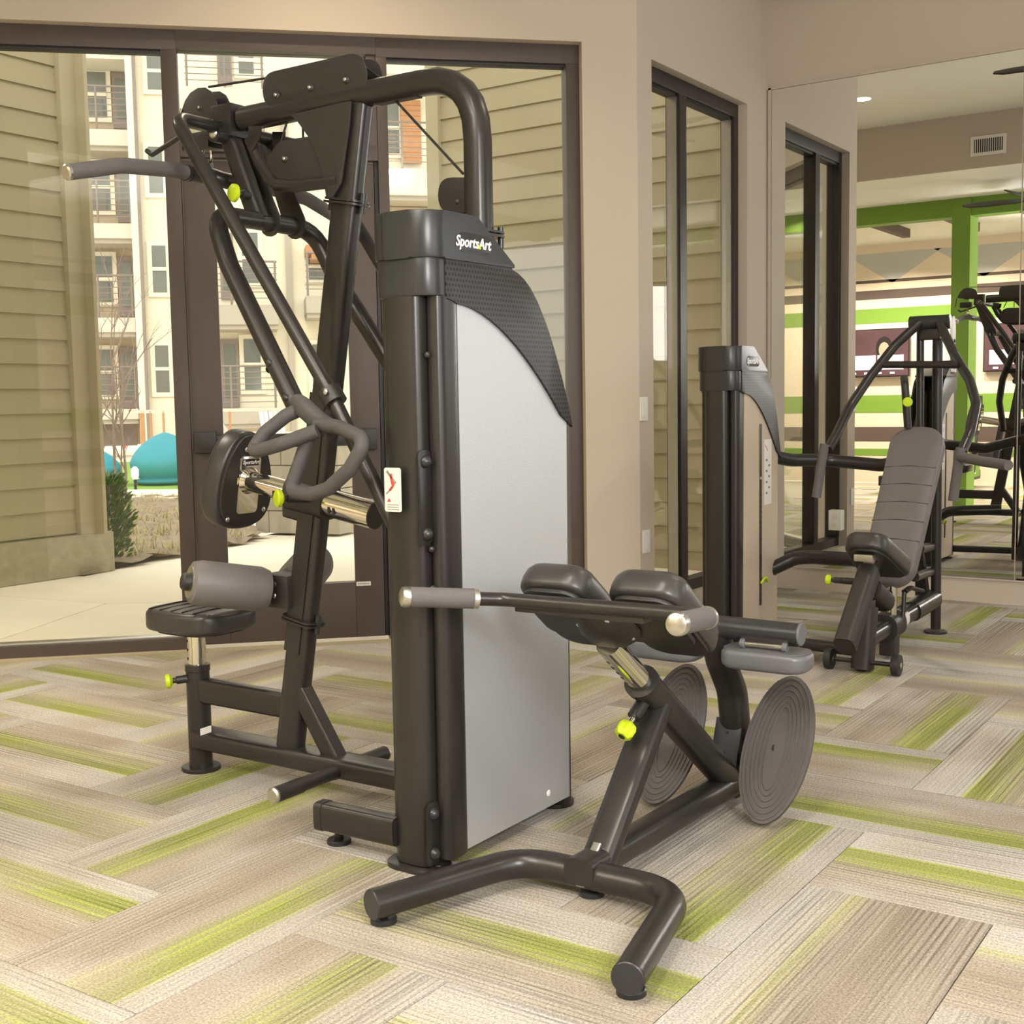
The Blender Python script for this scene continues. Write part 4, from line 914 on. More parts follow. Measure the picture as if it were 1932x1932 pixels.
for z_ in (.30, .42): Q(tube(B(), [(XC + .0, 6.04, z_), (XC + .06, 5.55 + (z_ - .3) * .6, z_ + .04)], .022, seg=16), 'backrest_strut')
# press arms
Q(tube(B(), [(XC - .095, 5.97, 1.49), (XC + .09, 5.97, 1.49)], .034, seg=26), 'pivot_tube', 'shell'); Q(box(B(), (XC, 5.99, 1.435), (.10, .07, .05), 0, .008), 'pivot_mount', 'powder')
pv = prism(B(), [(XC + .10, 5.975 + .028 * math.cos(a) , 1.44 + .075 * math.sin(a)) for a in [2 * math.pi * i / 24 for i in range(24)]], (.008, 0, 0), .002); ec = Q(pv, 'pivot_end_cap', 'white'); bolt((XC + .108, 5.975, 1.40), (1, 0, 0), .010, ec, 'black')
armL = [(XC - .045, 5.95, 1.49)] + list([(-1.7891,5.86,1.3894),(-1.8693,5.74,1.242),(-1.9186,5.6,1.1014),(-1.9308,5.46,0.9791),(-1.941,5.38,0.9152)])
armR = [(XC + .045, 5.95, 1.49)] + list([(-1.5219,5.86,1.3355),(-1.4199,5.74,1.2118),(-1.357,5.6,1.1088),(-1.345,5.46,0.991),(-1.3586,5.38,0.9107)])
for pts, s in ((armL, -1), (armR, 1)):
    a_ = Q(tube(B(), pts, .0215, seg=18, up=(1, 0, 0), bend=.15), 'press_arm')
    for q in (.35, .9): bolt(lerp(pts[-2], pts[-1], q) + V((0, -.02, .005)), (0, -1, .1), .009, a_, 'plate')
Q(tube(B(), [(-1.8535,5.79,1.2963), (-1.4843,5.79,1.2851)], .017, seg=16), 'arm_cross_bar')
for pts in ([(-1.9522,5.37,0.9392),(-1.9665,5.37,0.8583),(-1.9902,5.37,0.7001)], [(-1.3606,5.37,0.9268),(-1.3685,5.37,0.8753),(-1.3899,5.37,0.702)]):
    h_ = Q(tube(B(), pts, .021, seg=18, bend=.03), 'press_handle', 'foam')
finish(tube(B(), [(-1.3597,5.36,0.8893),(-1.2517,5.25,0.8782),(-1.1142,5.12,0.8696)], .021, seg=18), 'press_handle', 'foam', prs)
Q(tube(B(), [(XC - .1, 5.9, 1.23), (XC - .06, 5.78, 1.20), (XC - .05, 5.80, 1.0)], .018, seg=14, bend=.03), 'start_lever', 'black'); knob((XC - .03, 5.72, 1.12), (.2, -1, 0), prs, .022, .06)

# ================================================================ things the mirror shows behind the camera
def recessed(x, y, z, lab, power, grp=None):
    t_ = thing('recessed_light', lab, 'ceiling light', (x, y, z), grp)
    finish(lathe(B(), (x, y, z + .002), (0, 0, -1), [(.085, 0), (.085, .004), (.068, .006), (.066, .0)], 32), 'trim_ring', 'white', t_)
    finish(disc(B(), (x, y, z - .003), (0, 0, -1), .064, .003, 28), 'lens', 'lamp', t_)
    light('AREA', 'downlight_or_fill', (x, y, z - .03), (x, y, 0), power, (1, .83, .60), .14, spread=130)
recessed(-3.449, 3.781, ZC, 'round recessed ceiling light glowing in the mirror above the taupe bulkhead', 14)
recessed(-3.55, -.2, 3.13, 'round recessed light in the lower ceiling near the green beam', 30)
for x, y, z, pw in ((-6.2, -1.3, 3.13, 60), (-4.9, -1.3, 3.13, 60), (-3.9, -1.3, 3.13, 60), (-2.2, -1.3, 3.13, 60), (-.6, 4.9, ZC, 20), (-1.0, 1.2, 3.13, 20), (1.6, 3.5, ZC, 20), (-4.6, 2.0, 3.13, 24)): light('AREA', 'downlight_or_fill', (x, y, z - .03), (x, y, 0), pw, (1, .88, .72), .2, spread=140)  # lamps without fittings; the row along the back wall is added to brighten it
vt = thing('air_vent', 'white rectangular air vent on the taupe bulkhead', 'vent', (-2.716, 2.63, 3.25))
vx, vz = -2.716, 3.315
finish(box(B(), (vx, 2.634, vz), (.30, .012, .17), 0, .003), 'vent_frame', 'white', vt); finish(box(B(), (vx, 2.6405, vz), (.24, .002, .115)), 'vent_throat', 'dbronze', vt)
for k in range(13): finish(box(B(), (vx - .108 + k * .018, 2.643, vz), (.006, .006, .115)), 'vent_slat', 'white', vt)
def fan(cx, cy, cz, ztop, ang, lab):
    t_ = thing('ceiling_fan', lab, 'ceiling fan', (cx, cy, cz))
    finish(lathe(B(), (cx, cy, cz - .09), (0, 0, 1), [(.03, 0), (.11, .03), (.13, .09), (.10, .15), (.05, .18)]), 'motor', 'fanblade', t_); finish(tube(B(), [(cx, cy, cz + .05), (cx, cy, ztop)], .015, seg=12), 'downrod', 'fanblade', t_); finish(lathe(B(), (cx, cy, ztop - .05), (0, 0, 1), [(.03, 0), (.07, .04), (.07, .05)]), 'canopy', 'fanblade', t_)
    for k in range(5):
        a = math.radians(ang + 72 * k); u = V((math.cos(a), math.sin(a), 0)); v = V((-u.y, u.x, .5)).normalized(); n = u.cross(v)
        bo_ = [(.10, -.03), (.2, -.06), (.45, -.085), (.62, -.07), (.69, -.02), (.69, .03), (.6, .055), (.4, .06), (.2, .045), (.10, .03)]
        finish(prism(B(), [V((cx, cy, cz)) + u * p + v * q for p, q in bo_], n * .01, .003), 'fan_blade', 'fanblade', t_)
fan(-1.33, 5.45, 3.23, ZC, 178, 'dark ceiling fan under the high ceiling by the mirror')
fan(-2.45, 1.75, 2.93, 3.13, 175, 'dark ceiling fan under the lower ceiling before the green column')
def tv(x0, x1, z0, z1, lab, head):
    t_ = thing('wall_television', lab, 'television', ((x0 + x1) / 2, -2.2, z0)); y = -2.20; xm = (x0 + x1) / 2; w_ = x1 - x0; h = z1 - z0
    finish(box(B(), (xm, y - .02, (z0 + z1) / 2), (w_, .05, h), 0, .005), 'television_case', 'black', t_)
    sc_ = finish(box(B(), (xm, y + .006, (z0 + z1) / 2), (w_ - .03, .004, h - .03)), 'screen', 'screen_dark', t_)
    finish(prism(B(), [(xm + head + .11 * math.cos(a), y + .009, z0 + h * .60 + .15 * math.sin(a)) for a in [2 * math.pi * i / 24 for i in range(24)]], (0, .001, 0)), 'picture_hair', 'black', sc_)
    finish(prism(B(), [(xm + head + .07 * math.cos(a), y + .0102, z0 + h * .56 + .10 * math.sin(a)) for a in [2 * math.pi * i / 24 for i in range(24)]], (0, .001, 0)), 'picture_face', 'screen_skin', sc_)
    for k in range(3): finish(box(B(), (x0 + w_ * (.2 + .3 * k), y + .0115, z0 + h * .30), (w_ * .28, .001, h * .30)), 'screen_card', 'screen_white', sc_)
    for k in range(6): finish(box(B(), (x0 + w_ * (.12 + .14 * k), y + .010, z0 + h * .08), (w_ * .05, .001, h * .04)), 'screen_icon', 'screen_white', sc_)
tv(-6.02, -4.80, 1.40, 2.03, 'wall television left of the green column, showing a face over white cards', .28)
tv(-3.88, -2.6, 1.43, 2.03, 'wall television right of the green column, behind the machines', -.2)
tm = thing('treadmill', 'black treadmill with an orange console screen under the left television', 'treadmill', (-4.2, -1.2, 0))
T = lambda bm, nm, m='black', par=tm, **k: finish(bm, nm, m, par, **k)
T(box(B(), (-4.2, -1.1, .16), (.75, 1.7, .12), 0, .02), 'deck'); T(box(B(), (-4.2, -.95, .2255), (.5, 1.3, .01)), 'running_belt', 'plate')
hd_ = T(prism(B(), [(-4.58, -1.35, .12), (-4.58, -1.9, .12), (-4.58, -1.85, .42), (-4.58, -1.45, .34)], (.76, 0, 0), .01), 'motor_hood')
finish(prism(B(), [(-3.818, -1.38, .14), (-3.818, -1.86, .14), (-3.818, -1.83, .38), (-3.818, -1.47, .31)], (.004, 0, 0)), 'hood_panel', 'green', hd_)
text('hood_mark', 'S', (-3.812, -1.62, .235), (0, 1, 0), (0, 0, 1), .18, 'logo', hd_, .2, .003)
for s in (-1, 1): T(tube(B(), [(-4.2 + s * .36, -1.55, .2), (-4.2 + s * .36, -1.75, 1.05)], .03, .045, seg=16), 'upright_arm'); T(tube(B(), [(-4.2 + s * .34, -1.75, 1.02), (-4.2 + s * .34, -1.2, .98)], .022, seg=14), 'handrail')
T(box(B(), (-4.2, -1.72, 1.07), (.86, .12, .14), 0, .03), 'console_base'); cs = T(box(B(), (-4.1, -1.69, 1.27), (.40, .05, .28), 0, .01), 'console'); finish(box(B(), (-4.1, -1.662, 1.29), (.32, .004, .2)), 'console_screen', 'screen_orange', cs)
finish(tube(B(), [(-4.05, -1.66, 1.12), (-4.05, -1.64, .92)], .008, seg=8), 'safety_tether', 'red', cs)

# ================================================================ OUTSIDE
# ground
S(finish(box(B(), (-22, 22, -.20), (70, 60, .1)), 'ground', 'concrete'))
xw = -7.365
# near paving slabs with joints
pav = S(finish(prism(B(), [(-13, -2, -.15), (-3.2, -2, -.15), (-3.2, 7.55, -.15), (-7.2, 9.6, -.15), (-13, 9.6, -.15)], (0, 0, .09)), 'path', 'concrete'))
pav['label'] = 'pale concrete walkway outside the storefront'
def slab(pts): finish(prism(B(), [V(p) + V((0, 0, -.075)) for p in pts], (0, 0, .06), .006), 'paving_slab', 'concrete', pav)
j0 = V((-6.1627,4.7082,-0.02)); jl = V((-7.0417,4.5823,-0.02)); jb = V((-5.685,3.6862,-0.02)); jr = V((-5.79,4.9762,-0.02))
def ext(a, b, t): p = a + (b - a) * t; return V((p.x, p.y, 0))
gx = lambda p, dx, dy: V((p.x + dx, p.y + dy, 0))
L_ = ext(j0, jl, 6); R__ = ext(j0, jr, 12); D_ = ext(j0, jb, 5); J = V((j0.x, j0.y, 0))
def inset(poly, d):
    c = sum(poly, V((0, 0, 0))) / len(poly); return [p + (c - p).normalized() * d for p in poly]
slab(inset([J, L_, D_], .006)); slab(inset([J, D_, V((R__.x, D_.y, 0)), R__], .006)); slab(inset([J, R__, V((-7.0, 9.4, 0)), V((-8.2, 8.2, 0)), V((-7.3, 5.4, 0)), L_], .006))
# planting bed (rough ground), curb, turf, soil
def bed(name, poly, m, z, amp, lab, cell=.22):
    xs_ = [p[0] for p in poly]; ys_ = [p[1] for p in poly]; bm = B(); n1 = int((max(xs_) - min(xs_)) / cell) + 1; n2 = int((max(ys_) - min(ys_)) / cell) + 1; G = {}
    def ins(x, y):
        c = False
        for i in range(len(poly)):
            x1, y1 = poly[i][:2]; x2, y2 = poly[i - 1][:2]
            if (y1 > y) != (y2 > y) and x < (x2 - x1) * (y - y1) / (y2 - y1) + x1: c = not c
        return c
    for i in range(n1):
        for j in range(n2):
            x, y = min(xs_) + (i + .5) * cell, min(ys_) + (j + .5) * cell
            if not ins(x, y): continue
            q = []
            for a, b in ((0, 0), (1, 0), (1, 1), (0, 1)):
                k = (i + a, j + b)
                if k not in G: G[k] = bm.verts.new((min(xs_) + k[0] * cell, min(ys_) + k[1] * cell, z + random.uniform(-amp, amp)))
                q.append(G[k])
            bm.faces.new(q)
    o = S(finish(bm, name, m, sharp=180)); o['label'] = lab; return o
bedpoly = [(-7.3172,5.4465,0), (-7.519,6.481,0), (-7.7601,7.4157,0), (-7.926,7.7472,0), (-8.6451,8.2677,0), (-9.7158,8.9598,0), (-11.9199,10.7822,0), (-13.6046,9.8201,0), (-14, 9.2, 0), (-7.6, 4.9, 0)]
bed('ground_planting_bed', bedpoly, 'mulch', .03, .035, 'planting bed of mulch and dry grass by the walkway', .1)
cb_ = [(-13.2418,9.7895,0), (-11.3237,10.5817,0), (-12.526,11.7112,0), (-14.5037,10.7286,0)]
S(finish(prism(B(), [V(p) + V((0, 0, -.02)) for p in cb_], (0, 0, .06)), 'curb', 'concrete'))
tf = [(-14.8845,10.5791,0), (-12.4537,11.7393,0), (-8.9335,15.682,0), (-10.7361,18.8509,0), (-19.3109,18.234,0), (-23.3872,16.6597,0)]
S(finish(prism(B(), [V(p) + V((0, 0, -.05)) for p in tf], (0, 0, .06)), 'lawn', 'turf'))
# wing wall at left: boards, corner board, cast stone base
wl_ = S(finish(box(B(), (xw - .15, 1.2, 2.4), (.2, 8.72, 5.2)), 'wall_wing_left', 'trimtan')); wl_['label'] = 'tan lap-sided wing wall with a stone base, left outside the window'
zb_ = .285; k = 0
pitch = .168
while zb_ + k * pitch < 4.2:
    z0 = zb_ + k * pitch
    finish(prism(B(), [(xw - .055, -1.5, z0), (xw - .028, -1.5, z0), (xw - .045, -1.5, z0 + pitch + .012), (xw - .055, -1.5, z0 + pitch + .012)], (0, 6.94, 0)), 'siding_board', 'siding', wl_); k += 1
finish(box(B(), (xw - .02, 5.50, 2.3), (.07, .13, 4.06), 0, .004), 'corner_board', 'trimtan', wl_)
finish(box(B(), (xw - .02, 5.575, 2.3), (.25, .03, 4.06), 0, .004), 'corner_board', 'trimtan', wl_)
for k in range(6): finish(box(B(), (xw - .05, -1.0 + k * 1.22 + .0, .13), (.14, 1.212, .285), 0, .008), 'stone_block', 'stone', wl_)
# wing wall at right
yr = 7.6
wr_ = S(finish(box(B(), (-4.35, yr + .12, 2.4), (2.98, .2, 5.2)), 'wall_wing_right', 'trimtan')); wr_['label'] = 'tan lap-sided wing wall outside the right window'
k = 0
while k * .166 < 4.6:
    z0 = .12 + k * .166
    finish(prism(B(), [(-5.80, yr + .025, z0), (-5.80, yr - .004, z0), (-5.80, yr + .012, z0 + .178), (-5.80, yr + .025, z0 + .178)], (2.85, 0, 0)), 'siding_board', 'siding', wr_); k += 1
finish(box(B(), (-5.815, yr, 2.4), (.115, .07, 4.9), 0, .004), 'corner_board', 'trimtan', wr_)
# overhang of the room's own roof outside
S(finish(prism(B(), [A(-4.5, 3.65, -.9), A(2.6, 3.65, -.9), A(2.6, 3.65, DW), A(-4.5, 3.65, DW)], (0, 0, .3)), 'roof_edge', 'fascia2'))
# masonry pier of blocks
pA, pB = V((-8.2271,7.9439,0)), V((-7.3825,8.1488,0)); pd = (pB - pA); pl_ = pd.length; pd.normalize(); pn2 = V((-pd.y, pd.x, 0))
pier = thing('block_pier', 'grey concrete block pier on the walkway, seen through the door glass', 'pier', tuple((pA + pB) / 2 + pn2 * .2))
ang = math.atan2(pd.y, pd.x)
for r_ in range(4):
    n = 3; off = 0 if r_ % 2 else .5
    ws = [1 / n] * n if r_ % 2 else [.5 / n, 1 / n, 1 / n, .5 / n]; a = 0
    for q in ws:
        c_ = pA + pd * (pl_ * (a + q / 2)) + pn2 * .2; finish(box(B(), (c_.x, c_.y, .105 + r_ * .205), (pl_ * q - .006, .4, .198), ang, .006), 'block', 'block', pier); a += q
finish(box(B(), tuple((pA + pB) / 2 + pn2 * .2 + V((0, 0, .85))), (pl_ + .06, .46, .06), ang, .008), 'cap_stone', 'concrete', pier)
# bean bags
def beanbag(c, r, lab, sq=.9):
    bm = B(); bmesh.ops.create_uvsphere(bm, u_segments=40, v_segments=26, radius=1)
    for v in bm.verts:
        x, y, z = v.co; a = math.atan2(y, x); h = (z + 1) / 2
        prof = math.sqrt(max(0, 1 - abs(2 * h - 1) ** 2.6)) if h < .4 else (1 - ((h - .4) / .6) ** 1.7) ** .75 if h < 1 else 0
        prof = max(prof, .02); fold = 1 + .035 * math.sin(5 * a + 6 * h) * h + .03 * math.sin(11 * a - 9 * h) * (h * (1.2 - h))
        if h < .12: prof = .55 + .45 * (h / .12) ** .5 if h > 0 else .4
        v.co = V((math.cos(a) * r * prof * fold - .14 * r * max(0, h - .5), math.sin(a) * r * prof * fold, 1.55 * r * sq * h)) + V(c)
    t_ = finish(bm, 'bean_bag', 'teal', None, c, 180); tag(t_, lab, 'bean bag', 'teal bean bags on the turf'); return t_
b1 = beanbag((-14.7232,12.4712,0), .55, 'large teal bean bag on the turf beside the door jamb, the one seen whole', .92)
b2 = beanbag((-15.5742,11.7872,0), .40, 'teal bean bag at the wing wall corner, behind the bare tree', .95)
del b1['group'], b2['group']
beanbag((-15.6363,17.4025,0), .42, 'teal bean bag seen through the door glass right of the upright', .9)
# soccer goal
gl_ = thing('soccer_goal', 'orange tube soccer goal behind the bean bags', 'goal', (-29.6675,23.2812,0))
gq = [V((-28.7048,21.2963,0)), V((-29.3983,23.3299,0))]; hgt = .60
gb, ga = gq[1], gq[1] + (gq[0] - gq[1]).normalized() * 2.0
gback = V((.72, -.69, 0)) * -.7
finish(tube(B(), [ga, ga + V((0, 0, hgt)), gb + V((0, 0, hgt)), gb], .045, seg=10), 'goal_frame', 'orange', gl_)
finish(tube(B(), [gb + V((0, 0, hgt)), gb + gback + V((0, 0, .05)), gb], .035, seg=8), 'goal_side', 'orange', gl_)
bm = B()
for k in range(14): a = lerp(ga, gb, k / 13); tube(bm, [a + V((0, 0, hgt)), a + gback * 1.0], .006, seg=4)
n_ = finish(bm, 'goal_net', 'net', gl_); n_['kind'] = 'stuff'
# bare tree
tr = thing('bare_tree', 'leafless young tree with several thin stems in the planting bed', 'tree', (-12.3984,9.7087,0))
tb0 = V((-12.0605,9.4424,0)); rs = random.Random(3); tw = B()
def branch(bm, p, d, l, r, depth, minr=.0025):
    pts = [p]; q = p.copy(); dd = d.copy()
    for k in range(4): dd = (dd + V((rs.uniform(-.12, .12), rs.uniform(-.12, .12), rs.uniform(-.02, .12)))).normalized(); q = q + dd * (l / 4); pts.append(q.copy())
    tube(bm, pts, r, seg=6, taper=(1, .55))
    if depth > 0:
        for k in range(4):
            i = rs.choice((1, 2, 3, 4)); nd_ = (dd + V((rs.uniform(-.9, .9), rs.uniform(-.9, .9), rs.uniform(.0, .5)))).normalized(); branch(tw, pts[i], nd_, l * rs.uniform(.35, .6), max(minr, r * .5), depth - 1)
for dx, dy, l, r in ((.0, .0, 1.75, .020), (-.12, -.12, 1.4, .015), (.10, .12, 1.6, .018), (.02, .05, 1.3, .012), (-.2, -.2, 1.2, .012)):
    bm = B(); branch(bm, tb0 + V((dx * .6, dy * .6, 0)), V((dx * .7, dy * .7, 1)).normalized(), l, r, 3); finish(bm, 'stem', 'bark', tr)
o_ = finish(tw, 'twigs', 'bark', tr); o_['kind'] = 'stuff'
# leafy shrubs, grass tufts
def shrub(c, h, wd, n, lab, m='leaf', up=.6, seed=1):
    r_ = random.Random(seed); t_ = thing('leafy_shrub', lab, 'shrub', tuple(c)); c = V(c)
    bm = B()
    for k in range(7): a = r_.uniform(0, 6.28); tube(bm, [c, c + V((math.cos(a) * wd * .5, math.sin(a) * wd * .5, h * r_.uniform(.5, .9)))], .006, seg=5)
    finish(bm, 'stems', 'bark', t_); bm = B()
    for k in range(n):
        z = r_.random() ** .8; a = r_.uniform(0, 6.28); rr = wd * (.25 + .75 * r_.random()) * (1.05 - .75 * abs(z - .45)); p = c + V((math.cos(a) * rr, math.sin(a) * rr, z * h)); d = V((math.cos(a), math.sin(a), up + r_.random())).normalized(); s = d.orthogonal().normalized(); l = r_.uniform(.035, .075)
        s = (s * math.cos(k) + d.cross(s) * math.sin(k)); q = [p - s * l * .16, p + d * l * .5 + s * 0, p + s * l * .16, p + d * l]
        vs = [bm.verts.new(x) for x in (p, p + d * l * .5 - s * l * .18, p + d * l, p + d * l * .5 + s * l * .18)]; bm.faces.new(vs)
    o = finish(bm, 'foliage', m, t_, sharp=180); o['kind'] = 'stuff'
shrub((-7.7126,5.9202,0.02), .62, .20, 2600, 'green leafy shrub beside the wing wall corner', seed=2)
shrub((-9.6588,7.3699,0.02), .50, .12, 900, 'yellow-green shrub behind the leafy one near the wing wall', 'straw', seed=4)
bm = B(); rs = random.Random(5)
def inpoly(x, y, poly):
    c = False
    for i in range(len(poly)):
        x1, y1 = poly[i][:2]; x2, y2 = poly[i - 1][:2]
        if (y1 > y) != (y2 > y) and x < (x2 - x1) * (y - y1) / (y2 - y1) + x1: c = not c
    return c
bx0, bx1, by0, by1 = min(p[0] for p in bedpoly), max(p[0] for p in bedpoly), min(p[1] for p in bedpoly), max(p[1] for p in bedpoly)
cl = 0
while cl < 230:
    x, y = rs.uniform(bx0, bx1), rs.uniform(by0, by1)
    if not inpoly(x, y, bedpoly) or x > -7.62 and y < 6.0: continue
    cl += 1
    for k in range(16):
        a = rs.uniform(0, 6.28); p = V((x + rs.uniform(-.09, .09), y + rs.uniform(-.09, .09), .02)); d = V((math.cos(a) * .6, math.sin(a) * .6, rs.uniform(.3, 1.1))); l = rs.uniform(.06, .14); s = V((-math.sin(a), math.cos(a), 0)) * .006
        bm.faces.new([bm.verts.new(q) for q in (p - s, p + s, p + d * l)])
o_ = finish(bm, 'ornamental_grass', 'straw', sharp=180); o_['kind'] = 'stuff'; tag(o_, 'tufts of dry yellow grass covering the planting bed', 'grass')
lp = V((-14.1541,11.4006,0)); pl2 = thing('path_light', 'small glowing bollard path light at the bed edge', 'path light', tuple(lp))
finish(tube(B(), [lp, lp + V((0, 0, .16))], .02, seg=12), 'stake', 'black', pl2); finish(lathe(B(), lp + V((0, 0, .16)), (0, 0, 1), [(.03, 0), (.05, .05), (.05, .13), (.02, .17)]), 'lamp_head', 'lamp', pl2)
# white lounge chairs and rail behind the bed
def lounge(c, lab, rot):
    t_ = thing('patio_chair', lab, 'chair', tuple(c)); c = V(c); m_ = Matrix.Rotation(rot, 3, 'Z')
    f = lambda x, y, z: c + m_ @ V((x, y, z))
    for k in range(5): finish(prism(B(), [f(-.26 + k * .11, .0, .35), f(-.17 + k * .11, .0, .35), f(-.17 + k * .11, .42, 1.0), f(-.26 + k * .11, .42, 1.0)], (0, 0, .03)), 'back_slat', 'wood', t_)
    finish(prism(B(), [f(-.28, -.5, .38), f(.28, -.5, .38), f(.28, .05, .28), f(-.28, .05, .28)], (0, 0, .04)), 'seat', 'wood', t_)
    for s in (-1, 1):
        finish(box(B(), f(s * .33, -.15, .55), (.1, .7, .03), rot), 'armrest', 'wood', t_)
        for y in (-.42, .15): finish(box(B(), f(s * .31, y, .27), (.05, .05, .54), rot), 'leg', 'wood', t_)
lounge((-21.2849,19.9395,0), 'white slatted patio chair behind the chest pad, nearer the door jamb', 2.2)
lounge((-20.1946,20.2037,0), 'white slatted patio chair to the right of the other one', 1.0)
# ---- apartment building across the courtyard
FH = V((-0.7193398, 0.69465837, 0)); FR = V((0.69465837, 0.7193398, 0))
apt = thing('apartment_building', 'cream four-storey apartment building with balconies across the courtyard', 'building', tuple(FH * 35))
fa = math.atan2(FR.y, FR.x)
def fb(nm, q, d, t, m, par=apt):
    u0, u1, z0, z1 = q; c = FR * ((u0 + u1) / 2) + FH * (d + t / 2) + V((0, 0, (z0 + z1) / 2)); return finish(box(B(), c, (abs(u1 - u0), t, abs(z1 - z0)), fa), nm, m, par)
fb('facade', (-2.7245,5.2315,0.059,12.8428), 34, 1.0, 'aptsiding'); fb('recess_wall', (-7.6311,-2.7815,0.1676,12.9749), 35.4, .6, 'aptwall2')
fb('corner_post', (-2.8663,-2.6953,0.159,12.561), 33.8, .3, 'apttrim'); fb('downspout', (-2.6913,-2.6124,0.1575,12.5509), 33.75, .1, 'aptdoor'); fb('downspout', (1.032,1.1847,0.0649,9.0003), 33.8, .15, 'fascia')
def win(x0, y0, x1, y1, d=34, m='aptglass', blind=False):
    f = fb('window', (-5.8209,-5.8084,11.4072,11.4202), d - .06, .06, 'apttrim') if False else None
    return None
def window(q, d, blind=0):
    u0, u1, z0, z1 = q; b = .12
    f = fb('window', (u0 - b, u1 + b, z0 - b, z1 + b), d - .07, .07, 'apttrim'); fb('pane', q, d - .085, .02, 'aptglass', f)
    zm = (z0 + z1) / 2; fb('sash_bar', (u0, u1, zm - .045, zm + .045), d - .11, .03, 'apttrim', f)
    if blind:
        for k in range(6): zz = z0 + (zm - z0) * (k + .5) / 6; fb('blind_slat', (u0, u0 + (u1 - u0) * blind, zz - .05, zz + .05), d - .10, .012, 'shutter', f)
def adoor(q, d):
    u0, u1, z0, z1 = q; f = fb('door', q, d - .08, .08, 'aptdoor'); fb('door_pane', (u0 + (u1 - u0) * .22, u1 - (u1 - u0) * .18, z0 + .25, z1 - .15), d - .10, .02, 'aptglass', f)
def balcony(q, d, dep, rail, m='fascia2', under='fascia'):
    """q slab rectangle (u0,u1,z0,z1), rail height above slab"""
    u0, u1, z0, z1 = q; f = fb('balcony', q, d - dep, dep, m)
    bm = B(); n = max(2, int((u1 - u0) / 1.5)); ff = d - dep + .06
    for k in range(n + 1):
        u = u0 + .05 + (u1 - u0 - .1) * k / n; tube(bm, [FR * u + FH * ff + V((0, 0, z1)), FR * u + FH * ff + V((0, 0, z1 + rail))], .03, seg=6)
    for k in range(7):
        zz = z1 + rail * (1 - k * .14); tube(bm, [FR * u0 + FH * ff + V((0, 0, zz)), FR * u1 + FH * ff + V((0, 0, zz))], .028 if k == 0 else .012, seg=5)
    finish(bm, 'railing', 'rail', f)
    fb('soffit', (u0 + .02, u1 - .02, z0 - .12, z0), d - dep + .1, dep - .1, under, f)
# recessed left bay: four floors
for q in ((-4.0112,-3.4967,8.9064,10.0807), (-4.0515,-3.5067,6.4688,7.6854), (-4.0784,-3.5439,4.0284,5.2457), (-4.1481,-3.6105,1.5288,2.7466)): window(q, 35.4, .8)
for q in ((-3.3408,-2.8767,8.6336,10.0633), (-3.3357,-2.9237,6.1546,7.7001), (-3.4011,-2.9728,3.6434,5.2363), (-3.4506,-2.9779,1.1577,2.8132)): adoor(q, 35.4)
for q in ((-4.4834,-2.818,7.9333,8.3359), (-4.5926,-2.8518,5.5688,5.9492), (-4.7041,-2.9004,3.1479,3.5191), (-4.8111,-2.9173,0.8639,1.1421)): balcony(q, 35.4, 1.3, 1.1)
fb('roof_slab', (-4.3766,-2.733,10.111,10.8008), 34.1, 1.3, 'fascia2')
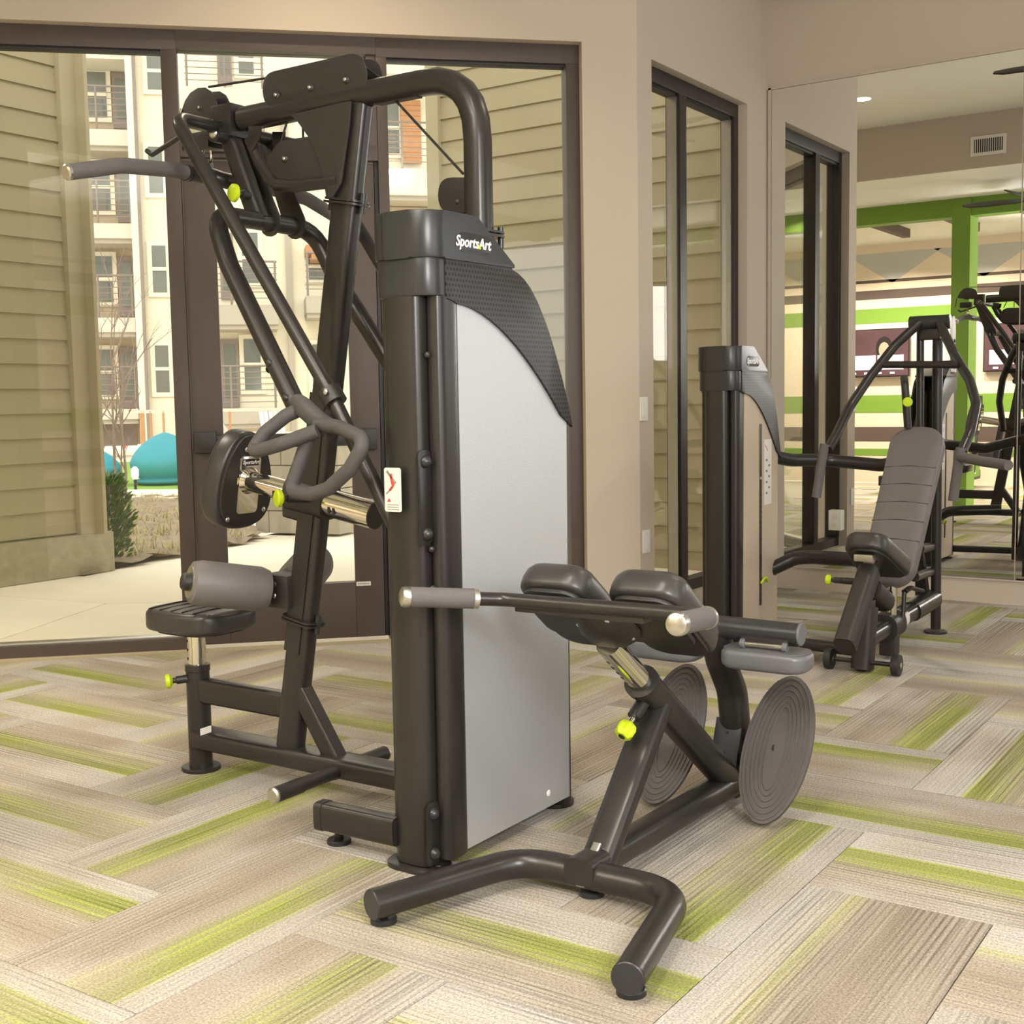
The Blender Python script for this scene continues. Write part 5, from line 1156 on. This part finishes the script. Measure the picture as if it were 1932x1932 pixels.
# main facade
for q in ((-2.3234,-1.9796,9.3393,10.2737), (-2.3863,-2.0404,6.7139,7.8901), (-2.3966,-2.0483,4.1623,5.3679), (-2.4213,-2.0842,1.5614,2.7831), (-0.012,0.3688,9.8256,10.5016), (-0.0953,0.318,4.4173,5.7218), (-0.138,0.2921,1.5982,2.9356), (1.634,2.0565,4.5075,5.2096), (1.6639,2.1608,1.5008,2.7829)): window(q, 34, 0)
for q in ((-0.5598,-0.1949,9.5352,10.3715), (-0.6783,-0.3225,3.9848,5.715), (-0.7531,-0.2845,1.1415,2.939)): adoor(q, 34)
balcony((-1.3406,0.6073,8.3853,9.1258), 34, 1.4, 1.1, 'fascia2'); balcony((-1.543,0.7631,3.2401,3.7347), 34, 1.4, 1.1, 'fascia'); balcony((-1.6423,0.6778,0.7077,1.087), 34, 1.4, 1.1, 'fascia'); balcony((1.4834,3.0089,3.5304,3.9648), 34, 1.4, 1.1, 'fascia')
fb('timber_bracket', (1.5317,2.1875,5.0907,5.3083), 33, 1.0, 'cedar'); fb('timber_bracket', (1.6757,2.182,4.9278,5.0913), 33, 1.0, 'cedar')
# part seen through the right pane
window((3.6904,4.1481,7.8755,9.2012), 34, .8); balcony((3.112,5.0583,6.5875,7.2668), 34, 1.2, 1.2, 'fascia2'); fb('roof_slab', (3.3072,5.0921,9.6164,10.0421), 32.6, 1.5, 'fascia2')
sp2 = (4.1909,4.7366,7.6169,9.265); f_ = fb('slat_screen', (sp2[0], sp2[1], sp2[2], sp2[3]), 33.9, .05, 'aptdoor')
for k in range(12): zz = sp2[2] + (sp2[3] - sp2[2]) * (k + .5) / 12; fb('slat', (sp2[0], sp2[1], zz - .075, zz + .075), 33.84, .05, 'cedar', f_)
fb('recess_wall', (3.3355,5.216,5.3429,6.4487), 33.9, .1, 'aptwall2')
c_ = (-21.0578,25.6994,7.1896); finish(disc(B(), V(c_), (0, 0, -1), .5, .05, 20), 'soffit_lamp', 'lamp', apt)
# storefront level: dark undercroft and fence
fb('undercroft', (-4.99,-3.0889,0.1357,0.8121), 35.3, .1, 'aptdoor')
fence = thing('pergola_fence', 'row of orange-brown posts with a rail in front of the apartment building', 'fence', tuple(FH * 29))
for x in (268, 285, 310, 400, 440, 500): pass
for q in ((-2.4545,-2.3627,0.1999,1.0923), (-2.2478,-2.2018,0.1955,1.089), (-1.9714,-1.9252,0.1888,1.0842), (-1.1936,-1.1352,0.1698,1.0704), (-0.5131,-0.4541,0.1533,1.0584), (0.3532,0.4248,0.1322,1.0431)): fb('fence_post', (q[0], q[1], 0, q[3]), 29, .12, 'cedar', fence)
q = (-3.4021,1.0274,1.0358,1.1076); fb('fence_rail', q, 29, .1, 'fascia2', fence)
